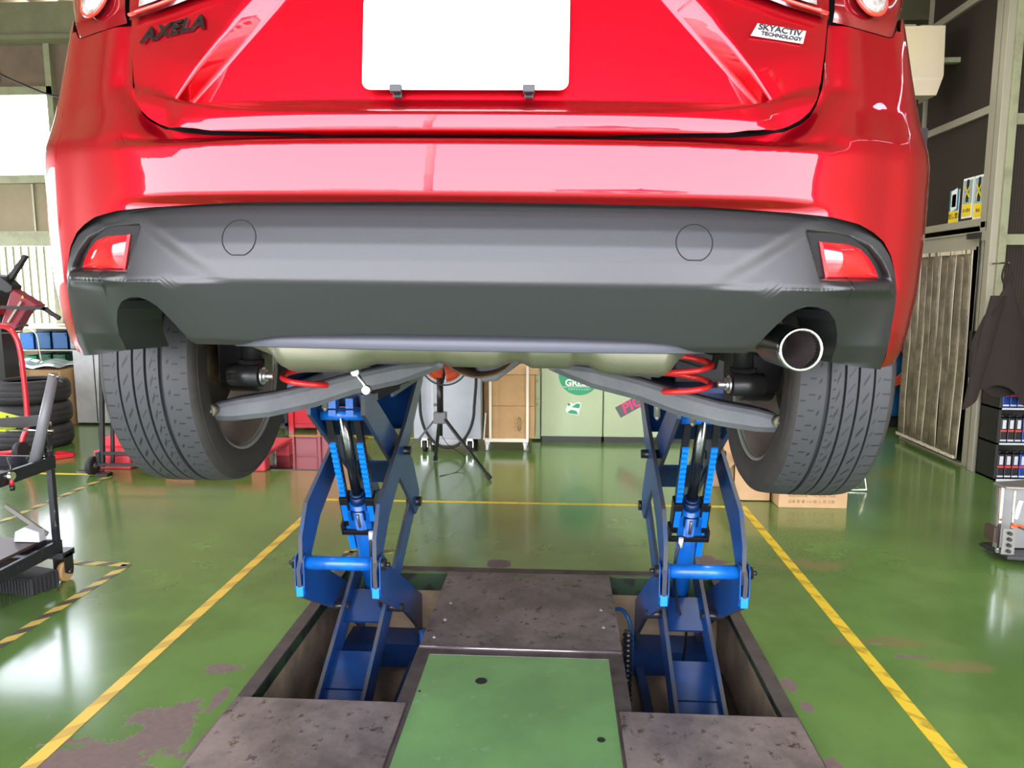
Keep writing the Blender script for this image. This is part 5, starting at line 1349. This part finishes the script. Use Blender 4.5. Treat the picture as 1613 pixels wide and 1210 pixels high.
sx0, sx1, sy0, sy1 = 3.27, 3.95, 5.66, 5.90
t = thing('can_rack', 'black steel rack holding three rows of oil cans at right edge', 'rack', (3.6, 5.78, 0))
rk = MB().box((sx0, sy0, 0), (sx0 + .02, sy1, .95)).box((sx1 - .02, sy0, 0), (sx1, sy1, .95)).box((sx0, sy1 - .01, 0), (sx1, sy1, .95))
obj('side_and_back', rk, M_satin, t)
shelves = [.015, .29, .555, .93]
for z in shelves: obj('shelf', MB().box((sx0, sy0, z - .015), (sx1, sy1, z)), M_satin, t)
obj('price_rail', MB().box((sx0 + .02, sy0 - .003, .0), (sx1 - .02, sy0, .014)).box((sx0 + .02, sy0 - .003, .276), (sx1 - .02, sy0, .29)).box((sx0 + .02, sy0 - .003, .541), (sx1 - .02, sy0, .555)), M_can_silver, t)
def can(body, loc, label):
    c_ = thing('oil_can', label, 'oil can', loc, group=None)
    obj('body', MB().box((-.024, -.035, 0), (.024, .035, .185)), body, c_, local=True, bevel=.005)
    obj('cap', MB().cyl((.0, 0, .185), (.0, 0, .205), .012, 12), M_satin, c_, local=True)
    obj('label_panel', MB().box((-.012, -.0362, .105), (.014, -.035, .17)), M_can_silver, c_, local=True)
    obj('bottom_label', MB().box((-.022, -.0362, .01), (.022, -.035, .022)), M_can_silver, c_, local=True)
    obj('red_band', MB().box((-.022, -.0362, .082), (.022, -.035, .096)), M_can_red, c_, local=True)
    return c_
proto = {}
rowname = ['bottom', 'middle', 'top']
cols_ = [['k', 'k', 'k', 'b', 'b', 'b', 'b', 'b', 'k', 'k', 'k'], ['k', 'k', 'k', 'b', 'b', 'b', 'k', 'k', 'k', 'b', 'b'], ['b', 'b', 'b', 'k', 'k', 'k', 'b', 'b', 'k', 'k', 'k']]
ordn = ['first', 'second', 'third', 'fourth', 'fifth', 'sixth', 'seventh', 'eighth', 'ninth', 'tenth', 'eleventh']
for r_ in range(3):
    for k in range(5):
        kk = cols_[r_][k]; nm = 'black' if kk == 'k' else 'blue'
        loc = (sx0 + .052 + k * .053, sy0 + .045, shelves[r_] + .001)
        lb = '%s oil can with red band, %s from left on the %s shelf of the rack' % (nm, ordn[k], rowname[r_])
        if kk not in proto: proto[kk] = c_ = can(M_can_black if kk == 'k' else M_can_blue, loc, lb)
        else: c_ = dup(proto[kk], loc, lb)
        c_['group'] = 'oil cans on the black rack'

# battery tester / jump starter at the right edge
bx = Vector((2.42, 3.95, 0))
t = thing('battery_tester', 'silver and black wheeled tester with orange clip at right edge', 'tester', (2.5, 4.05, 0))
obj('base', MB().prism([(2.335, 4.12), (2.36, 3.90), (2.75, 3.84), (2.75, 4.2)], .02, (0, 0, .035), (1, 0, 0), (0, 1, 0)), M_satin, t, bevel=.004)
obj('upright', MB().bar((2.345, 3.97, .04), (2.345, 3.97, .40), .012, .012, (0, 1, 0)).bar((2.385, 3.93, .04), (2.385, 3.93, .39), .008, .008, (0, 1, 0)).bar((2.43, 4.08, .04), (2.43, 4.08, .40), .016, .016, (0, 1, 0)), M_chrome, t)
obj('top_cap', MB().prism([(2.325, 4.02), (2.34, 3.93), (2.7, 3.90), (2.7, 4.15)], .014, (0, 0, .405), (1, 0, 0), (0, 1, 0)), M_alloy, t, bevel=.003)
obj('back_panel', MB().box((2.36, 4.02, .05), (2.7, 4.04, .38)), mat('brushed_panel', (0.28, 0.28, 0.27), 0.35, metal=0.4), t)
obj('knob_panel', MB().box((2.335, 3.915, .05), (2.40, 3.92, .19)), M_alloy, t)
for k in range(4): obj('knob', MB().cyl((2.367, 3.90, .07 + k * .032), (2.367, 3.916, .07 + k * .032), .010, 14), M_satin, t)
obj('side_box', MB().box((2.31, 3.95, .10), (2.335, 4.04, .18)), M_wood, t)
obj('clip', MB().prism([(-.02, 0), (.0, .012), (.05, .006), (.05, -.008), (0, -.006)], .015, (2.385, 3.91, .205)), M_orange, t)
obj('clip_lead', MB().tube(catmull([(2.40, 3.9, .205), (2.45, 3.88, .18), (2.5, 3.9, .12), (2.6, 3.9, .1)], 5), .005, 6), M_satin, t)
obj('printer_roll', MB().cyl((2.40, 3.93, .24), (2.42, 3.93, .34), .012, 10), M_bottle_w, t)

# ================================================================== BACKGROUND, LEFT
# black cart near left edge
t = thing('service_cart', 'black steel service cart with worn post at left edge', 'cart', (-2.75, 3.1, 0))
crx, cry = -2.44, 3.38; clx, cny = -3.15, 2.55
def rimbox(z0, z1):
    mb = MB().box((crx - .012, cny, z0), (crx + .01, cry, z1)).box((clx, cry - .02, z0), (crx, cry, z1)).box((clx, cny, z0), (clx + .02, cry, z1)).box((clx, cny, z0), (crx, cny + .02, z1))
    mb.box((clx, cny, z0), (crx, cry, z0 + .012)); return mb
obj('upper_tray', rimbox(.575, .635), M_worn_black, t, bevel=.003)
obj('lower_tray', rimbox(.155, .215), M_worn_black, t, bevel=.003)
for (px_, py_) in ((crx, cry), (clx, cry), (clx, cny), (crx, cny)):
    if py_ == cny and px_ == crx: continue
    p_ = obj('post', MB().bar((px_ - .012, py_ - .012, .155), (px_ - .012, py_ - .012, .79), .026, .026, (0, 1, 0)), M_worn_black, t)
obj('post_sleeve', MB().cyl((crx - .012, cry - .012, .66), (crx - .012, cry - .012, .80), .016, 12).cyl((crx - .012, cry - .012, .74), (crx - .012, cry - .012, .80), .02, 12), M_worn_post, t)
obj('side_flap', MB().prism([(-.24, -.03), (.0, .01), (.0, .055), (-.24, .035)], .008, (crx - .0, cry - .02, .785)), M_satin, t)
obj('towel_bar', MB().cyl((crx - .2, cry - .03, .765), (crx + .03, cry - .03, .765), .005, 8), M_chrome, t)
obj('post_wear_band', MB().cyl((crx + .002, cry - .026, .29), (crx + .002, cry - .026, .4), .003, 6), M_worn_post, t)
for (px_, py_) in ((crx - .01, cry + .01), (clx, cry), (clx, cny)):
    c_ = obj('caster', MB().cyl((px_ - .0, py_ - .0, .048), (px_ + .028, py_ - .0, .048), .048, 24), M_tape_caster, t)
    obj('caster_fork', MB().box((px_ - .02, py_ - .035, .05), (px_ - .008, py_ + .035, .15)).box((px_ + .034, py_ - .03, .05), (px_ + .040, py_ + .03, .14)).cyl((px_ - .02, py_, .048), (px_ + .05, py_, .048), .012, 10).box((px_ - .035, py_ - .045, .125), (px_ + .04, py_ + .045, .155)), M_oily, c_)
tag(obj('brown_board', MB().box((-3.0, 2.85, .217), (-2.49, 3.34, .232)), M_wood, bevel=.002), 'flat brown board lying on the lower tray of the cart', 'board')
t = thing('aluminium_jig', 'silver gauge tool resting on the lower tray of the cart', 'tool', (-2.62, 3.36, .232))
obj('block', MB().prism([(-.10, .0), (.03, .0), (.03, .05), (-.04, .075), (-.09, .05)], .05, (-2.50, 3.30, .234)), M_cab_white, t, bevel=.004)
obj('rod', MB().bar((-2.66, 3.32, .40), (-2.46, 3.32, .26), .012, .02), M_alloy, t)
t = thing('spray_bottle', 'milky plastic bottle with blue band on the upper cart tray', 'bottle', (-2.70, 3.25, .59))
bq = Vector((-2.665, 3.20, .59))
obj('bottle_body', MB().lathe([(.001, 0), (.050, 0), (.054, .02), (.052, .05), (.054, .08), (.052, .10), (.048, .125), (.028, .15), (.026, .17), (.020, .20), (.001, .205)], bq, n=24), M_bottle, t)
obj('blue_band', MB().lathe([(.030, .148), (.032, .15), (.032, .166), (.027, .17)], bq, n=24), M_blue_bin, t)
t = thing('plastic_basket', 'lime green perforated plastic basket behind the milky bottle', 'basket', (-2.85, 3.33, .8))
bas = MB()
def basf(u, v): return Vector((lerp(-3.1, -2.585, u), 3.36 + .03 * v, .78 + (.11 - .07 * u * u) * v))
obj('wall', bas.grid(basf, [i / 10 for i in range(11)], [0, .5, 1]), M_lime, t, solid=.004)
hb_ = MB()
for i in range(9):
    for j in range(3):
        q_ = basf(.1 + i * .095, .25 + j * .25); hb_.cyl(q_ + Vector((0, -.0035, 0)), q_ + Vector((0, -.0025, 0)), .007, 8)
obj('perforations', hb_, M_satin, t)
obj('tray', MB().box((-3.1, 3.29, .77), (-2.6, 3.38, .778)), M_lime, t)
# grey tube tool leaning in the cart
g0 = at(54, 735, 3.32); g1 = at(84, 592, 3.36)
t = thing('breaker_tube', 'grey tube with chrome ratchet head leaning in the cart', 'tool', g0)
obj('tube', MB().cyl(g0, g1, .027, 20, .021), M_grey_tube, t)
obj('ratchet_head', MB().cyl(g1, g1 + Vector((.002, .0, .012)), .018, 16).tube([g1 + Vector((.0, 0, .0)), g1 + Vector((.03, 0, -.012)), g1 + Vector((.05, 0, -.035))], .006, 8), M_chrome, t)
obj('ratchet_grip', MB().cyl(g1 + Vector((.026, -.005, -.01)), g1 + Vector((.052, -.005, -.034)), .010, 10), M_satin, t)
# impact socket hanging from tray
g2 = atx(18, 757, -2.418)
t = thing('impact_driver', 'air tool with red collar and black socket hanging from cart', 'tool', (g2.x, g2.y, .5))
obj('body', MB().cyl(g2 + Vector((-.03, 0, .02)), g2 + Vector((.01, 0, .02)), .018, 14), M_chrome, t)
obj('air_hose', MB().tube([g2 + Vector((-.01, .01, .02)), g2 + Vector((-.012, .02, .06)), g2 + Vector((-.03, .03, .10))], .006, 8), M_satin, t)
obj('collar', MB().cyl(g2 + Vector((0, 0, -.025)), g2 + Vector((0, 0, .01)), .009, 12), M_tool_red, t)
obj('socket', MB().cyl(g2 + Vector((.001, 0, -.045)), g2 + Vector((.001, 0, -.022)), .011, 12), M_satin, t)
# rubber block on floor
t = thing('rubber_block', 'ribbed black rubber wheel block on floor beside cart caster', 'rubber block', (-2.55, 3.2, 0))
rb_ = MB().prism([(-2.66, 3.22), (-2.47, 3.19), (-2.42, 3.32), (-2.60, 3.37)], .085, (0, 0, .0425), (1, 0, 0), (0, 1, 0))
obj('block', rb_, M_rubber, t, bevel=.006)
ribs = MB()
for k in range(11):
    q_ = Vector((-2.66, 3.22, 0)).lerp(Vector((-2.47, 3.19, 0)), (k + .5) / 11); ribs.box((q_.x - .004, q_.y - .006, .006), (q_.x + .004, q_.y + .002, .078))
for k in range(7):
    q_ = Vector((-2.47, 3.19, 0)).lerp(Vector((-2.42, 3.32, 0)), (k + .5) / 7); ribs.box((q_.x - .002, q_.y - .004, .006), (q_.x + .006, q_.y + .004, .078))
obj('ribs', ribs, M_rubber, t)

# tyre stack
tyc = Vector((-4.80, 6.42, 0))
for k in range(3):
    prof = [(.20, .02), (.21, .0), (.27, -.002), (.30, .015), (.315, .04), (.32, .06)] + [(.3175, .07), (.3175, .075), (.32, .08)] + [(.32, .12), (.3175, .125), (.3175, .13), (.32, .135), (.315, .16), (.30, .19), (.27, .202), (.21, .2), (.20, .18)]
    tt = MB().lathe(prof, tyc + Vector((0, 0, .204 * k + .003)), n=56)
    tag(obj('loose_tyre', tt, M_rubber), 'black car tyre, %s of the stack behind the red hand truck' % ['lowest', 'middle', 'topmost'][k], 'tyre', 'stack of loose tyres')
# big carton behind it
t = carton('carton', 'large carton under a plastic sheet behind the tyre stack', -6.0, 7.25, 0, -5.09, 7.85, .60)
def shf(u, v): return Vector((-6.03 + .93 * u, 7.24 + .6 * v, .606 + .035 * abs(sin(u * 9 + v * 3)) + .02 * abs(sin(v * 8))))
tag(obj('plastic_sheet', MB().grid(shf, [i / 24 for i in range(25)], [i / 10 for i in range(11)]), mat('pale_green_sheet', (0.34, 0.40, 0.34), 0.25, noise=(6, (0.10, 0.35, 0.22), 0.55, 0.65))), 'crumpled translucent sheet lying over the large carton', 'plastic sheet')
# white cabinet with red tray and spray can
t = thing('drum_cabinet', 'white sheet metal cabinet behind the left wheel', 'cabinet', (-4.9, 7.6, 0))
obj('body', MB().box((-5.06, 7.42, .02), (-4.1, 7.9, .79)), M_cab_white, t, bevel=.006)
obj('door_seam', MB().box((-4.84, 7.417, .03), (-4.83, 7.42, .77)), M_satin, t)
t = thing('parts_tray', 'red metal tray on top of the white cabinet', 'tray', (-4.7, 7.6, .79))
obj('tray', MB().box((-5.03, 7.43, .792), (-4.2, 7.75, .80)).box((-5.03, 7.43, .80), (-4.2, 7.44, .835)).box((-5.03, 7.43, .80), (-5.02, 7.75, .83)).box((-4.8, 7.7, .8), (-4.2, 7.75, .93)), M_tool_red, t)
sq = at(118, 558, 7.5); sq.z = .80
t = thing('spray_can', 'pale spray can standing on the red tray', 'spray can', sq)
obj('can', MB().lathe([(.001, 0), (.033, 0), (.033, .20), (.022, .222), (.012, .225)], sq, n=20), mat('can_lilac', (0.50, 0.52, 0.68), 0.35), t)
obj('nozzle', MB().cyl(sq + Vector((0, 0, .22)), sq + Vector((0, 0, .25)), .012, 10), M_bottle, t)
obj('can_label', MB().lathe([(.0335, .06), (.0335, .08)], sq, n=20), M_can_red, t)
# parts bin shelf behind
t = thing('bin_shelf', 'wooden and steel shelf with parts bins under the lower window', 'shelf', (-5.7, 8.2, 0))
shx0, shx1 = -6.15, -5.0
obj('frame', MB().box((shx0, 8.1, 0), (shx0 + .03, 8.14, 1.0)).box((shx1, 8.1, 0), (shx1 + .03, 8.14, 1.0)).box((shx0, 8.1, .97), (shx1, 8.4, .99)).box((shx0, 8.1, .72), (shx1, 8.4, .735)).box((shx0, 8.1, .50), (shx1, 8.4, .515)), M_cart_white, t)
obj('back', MB().box((shx0, 8.40, .4), (shx1, 8.42, 1.0)), M_satin, t)
def pbin(x0, x1, z0, z1, m, lb, grp):
    t = thing('parts_bin', lb, 'parts bin', ((x0 + x1) / 2, 8.15, z0), group=grp)
    obj('box', MB().box((x0, 8.06, z0), (x1, 8.07, z1)).box((x0, 8.06, z0), (x1, 8.35, z0 + .006)).box((x0, 8.06, z0), (x0 + .006, 8.35, z1)).box((x1 - .006, 8.06, z0), (x1, 8.35, z1)), m, t)
    obj('grip', MB().box((x0 + .02, 8.05, z1 - .03), (x1 - .02, 8.06, z1 - .01)), m, t)
pbin(-6.10, -5.94, .80 - .06, .92, M_blue_bin, 'bright blue parts bin at the left end of the upper shelf', 'parts bins')
for k in range(4): pbin(-5.92 + k * .2, -5.74 + k * .2, .745, .93, M_blue_drum, 'dark blue parts bin on the upper shelf, %s after the bright blue one' % ordn[k], 'parts bins')
pbin(-6.08, -5.92, .52, .66, M_green_bin, 'bright green parts bin at the left end of the lower shelf', 'parts bins')
for k in range(2): pbin(-5.90 + k * .17, -5.75 + k * .17, .52, .68, mat('dark_green_bin', (0.005, 0.10, 0.05), 0.4), 'dark green parts bin on the lower shelf, %s after the bright green one' % ordn[k], 'parts bins')
tag(obj('long_bar', MB().cyl((-6.1, 8.2, 1.014), (-4.6, 8.12, 1.018), .012, 8).cyl((-6.1, 8.25, 1.012), (-4.7, 8.22, 1.014), .010, 8), M_cart_white), 'pale long rods lying on top of the bin shelf', 'rods')
tag(obj('hanging_wire', MB().tube(catmull([(-6.0, 8.0, 1.0), (-5.85, 7.98, .92), (-5.82, 7.98, .7), (-5.8, 7.98, .42), (-5.8, 7.98, .003)], 5), .007, 6), M_cart_white), 'pale wire hanging in front of the parts bins', 'wire')
# junk left of the shelf
t = thing('solvent_carton', 'red and white printed carton below the red changer arm', 'box', (-6.55, 8.1, 0))
obj('body', MB().box((-6.75, 7.95, .0), (-6.28, 8.25, .72)), M_cab_white, t)
obj('red_print', MB().box((-6.75, 7.945, .58), (-6.4, 7.95, .68)).box((-6.6, 7.945, .4), (-6.5, 7.95, .5)), M_tool_red, t)
tag(obj('white_tube', MB().cyl((-6.22, 8.0, .0), (-6.22, 8.0, .85), .02, 12), M_bottle_w), 'white upright tube between carton and bin shelf', 'tube')

# red hand truck with curved pipe
Yr = 5.95
t = thing('hand_truck', 'red bent pipe hand truck with small black wheel', 'hand truck', at(45, 712, Yr))
pp = [at(-40, 505, Yr), at(-10, 512, Yr), at(15, 518, Yr), at(30, 545, Yr), at(38, 600, Yr), at(43, 665, Yr), at(36, 690, Yr - .03), at(30, 708, Yr - .05), at(10, 714, Yr - .05), at(-30, 716, Yr - .05)]
for q_ in pp: q_.z = max(q_.z, .03)
obj('pipe_frame', MB().tube(catmull(pp, 5), .021, 12), M_tool_red, t)
f0 = at(114, 706, 5.98); f0.z = .022; f1 = at(60, 722, 5.8); f1.z = .022
obj('foot_bar', MB().bar(f1, f0, .035, .035).bar(f0, f0 + Vector((-.16, .03, 0)), .035, .035).bar(f1, f1 + Vector((-.35, .05, 0)), .035, .035), M_tool_red, t)
w0 = at(36, 712, Yr - .05); w0.z = .075
obj('wheel', MB().cyl(w0 + Vector((-.02, -.03, 0)), w0 + Vector((.03, -.03, 0)), .073, 24), M_rubber, t)

# tyre changer (dark column, red arm, black bars) at left edge
Yc = 6.9
t = thing('tyre_changer', 'red and black tyre changer with tilted arm against the window', 'tyre changer', (at(0, 600, Yc).x, Yc, 0))
def P_(px, py, dy=0): return at(px, py, Yc + dy)
col = MB().bar(P_(2, 440, .1), (P_(2, 440).x, Yc + .1, 0), .22, .22, (0, 1, 0))
obj('column', MB().box((P_(-30, 600).x, Yc, 0), (P_(9, 600).x, Yc + .2, 1.45)), M_satin, t)
arm_ = [P_(22, 455), P_(68, 482), P_(40, 515), P_(28, 520), P_(10, 515)]
o_ = P_(0, 600)
poly = [(q.x - o_.x, q.z - o_.z) for q in (P_(25, 455), P_(68, 481), P_(48, 490), P_(28, 522), P_(8, 512))]
obj('red_arm', MB().prism(poly, .12, o_), M_red_dark, t, bevel=.01)
obj('arm_label', MB().prism([(0, 0), (.03, .0), (.02, .03)], .002, P_(33, 470, -.063)), M_sign_y, t)
obj('head_block', MB().prism([(q.x - o_.x, q.z - o_.z) for q in (P_(0, 432), P_(10, 436), P_(27, 450), P_(26, 460), P_(18, 462), P_(10, 458), P_(0, 468))], .14, o_), M_satin, t, bevel=.008)
obj('upper_bar', MB().bar(P_(16, 442), P_(41, 403), .03, .05, (0, 1, 0)).bar(P_(10, 440, .05), P_(34, 408, .05), .012, .02, (0, 1, 0)), M_oily, t)
obj('lower_bar', MB().bar(P_(0, 484, -.08), P_(74, 486, -.08), .03, .03, (0, 1, 0)).bar(P_(68, 485, -.08), P_(94, 502, -.08), .035, .03, (0, 1, 0)), M_satin, t)
obj('red_block', MB().box((P_(-5, 495).x, Yc - .12, P_(0, 495).z), (P_(6, 480).x, Yc, P_(0, 481).z)), M_tool_red, t)
obj('pale_strip', MB().bar(P_(13, 508, -.07), P_(34, 475, -.07), .02, .02, (0, 1, 0)), M_alu, t)
obj('shelf_plate', MB().box((P_(0, 530).x, Yc - .05, .995), (P_(22, 530).x, Yc + .1, 1.01)), M_satin, t)
obj('handle_hook', MB().tube(catmull([P_(24, 517, -.05), P_(35, 513, -.05), P_(44, 513, -.05)], 4), .012, 8), M_oily, t)

# black rolling stand behind the left wheel + red pallet
Ys = 5.42
x_s = at(150, 748, Ys).x
t = thing('rolling_stand', 'black square tube stand on rollers behind the left wheel', 'stand', (x_s, Ys, 0))
u0 = at(162, 740, Ys); u1 = at(156, 545, Ys)
st_ = MB().bar((u0.x, Ys, .06), (u1.x + .02, Ys, 1.05), .028, .028, (0, 1, 0)).bar((u0.x + .045, Ys + .06, .06), (u1.x + .065, Ys + .06, 1.05), .022, .022, (0, 1, 0))
st_.bar((u0.x - .02, Ys, .17), (u0.x + 1.05, Ys + .0, .17), .022, .022).bar((u0.x - .02, Ys - .02, .085), (u0.x + 1.05, Ys - .02, .085), .022, .022).bar((u0.x - .02, Ys, .08), (u0.x - .02, Ys, .18), .03, .05, (0, 1, 0))
st_.bar((u1.x + .02, Ys, 1.05), (u1.x + .9, Ys, 1.05), .028, .028)
obj('frame', st_, M_satin, t)
obj('roller', MB().cyl((u0.x - .085, Ys - .02, .075), (u0.x - .045, Ys - .02, .075), .072, 24), M_rubber, t)
obj('roller_hub', MB().cyl((u0.x - .09, Ys - .02, .075), (u0.x - .04, Ys - .02, .075), .02, 12), M_alloy, t)
obj('foot', MB().box((u0.x - .0, Ys - .09, 0), (u0.x + .09, Ys - .02, .03)), M_satin, t)
obj('toe_plate', MB().prism([(u0.x - .27, Ys + .08), (u0.x - .10, Ys - .0), (u0.x - .05, Ys + .10), (u0.x - .14, Ys + .14)], .008, (0, 0, .006), (1, 0, 0), (0, 1, 0)), M_satin, t)
t = thing('pallet', 'red plastic pallet on the floor behind the left wheel', 'pallet', (-2.95, 5.85, 0))
pm = MB()
xa, xb = at(148, 728, 5.58).x, at(418, 738, 5.58).x
pm.box((xa, 5.58, .11), (xb, 6.2, .15))
for (a, b) in ((xa, xa + .30), ((xa + xb) / 2 - .12, (xa + xb) / 2 + .12), (xb - .12, xb)):
    pm.box((a, 5.58, 0), (b, 5.68, .11)).box((a, 6.1, 0), (b, 6.2, .11))
pm.box((xa + .0, 5.72, .15), (xa + .5, 6.15, .235))
obj('deck', pm, M_red_pallet, t, bevel=.012)
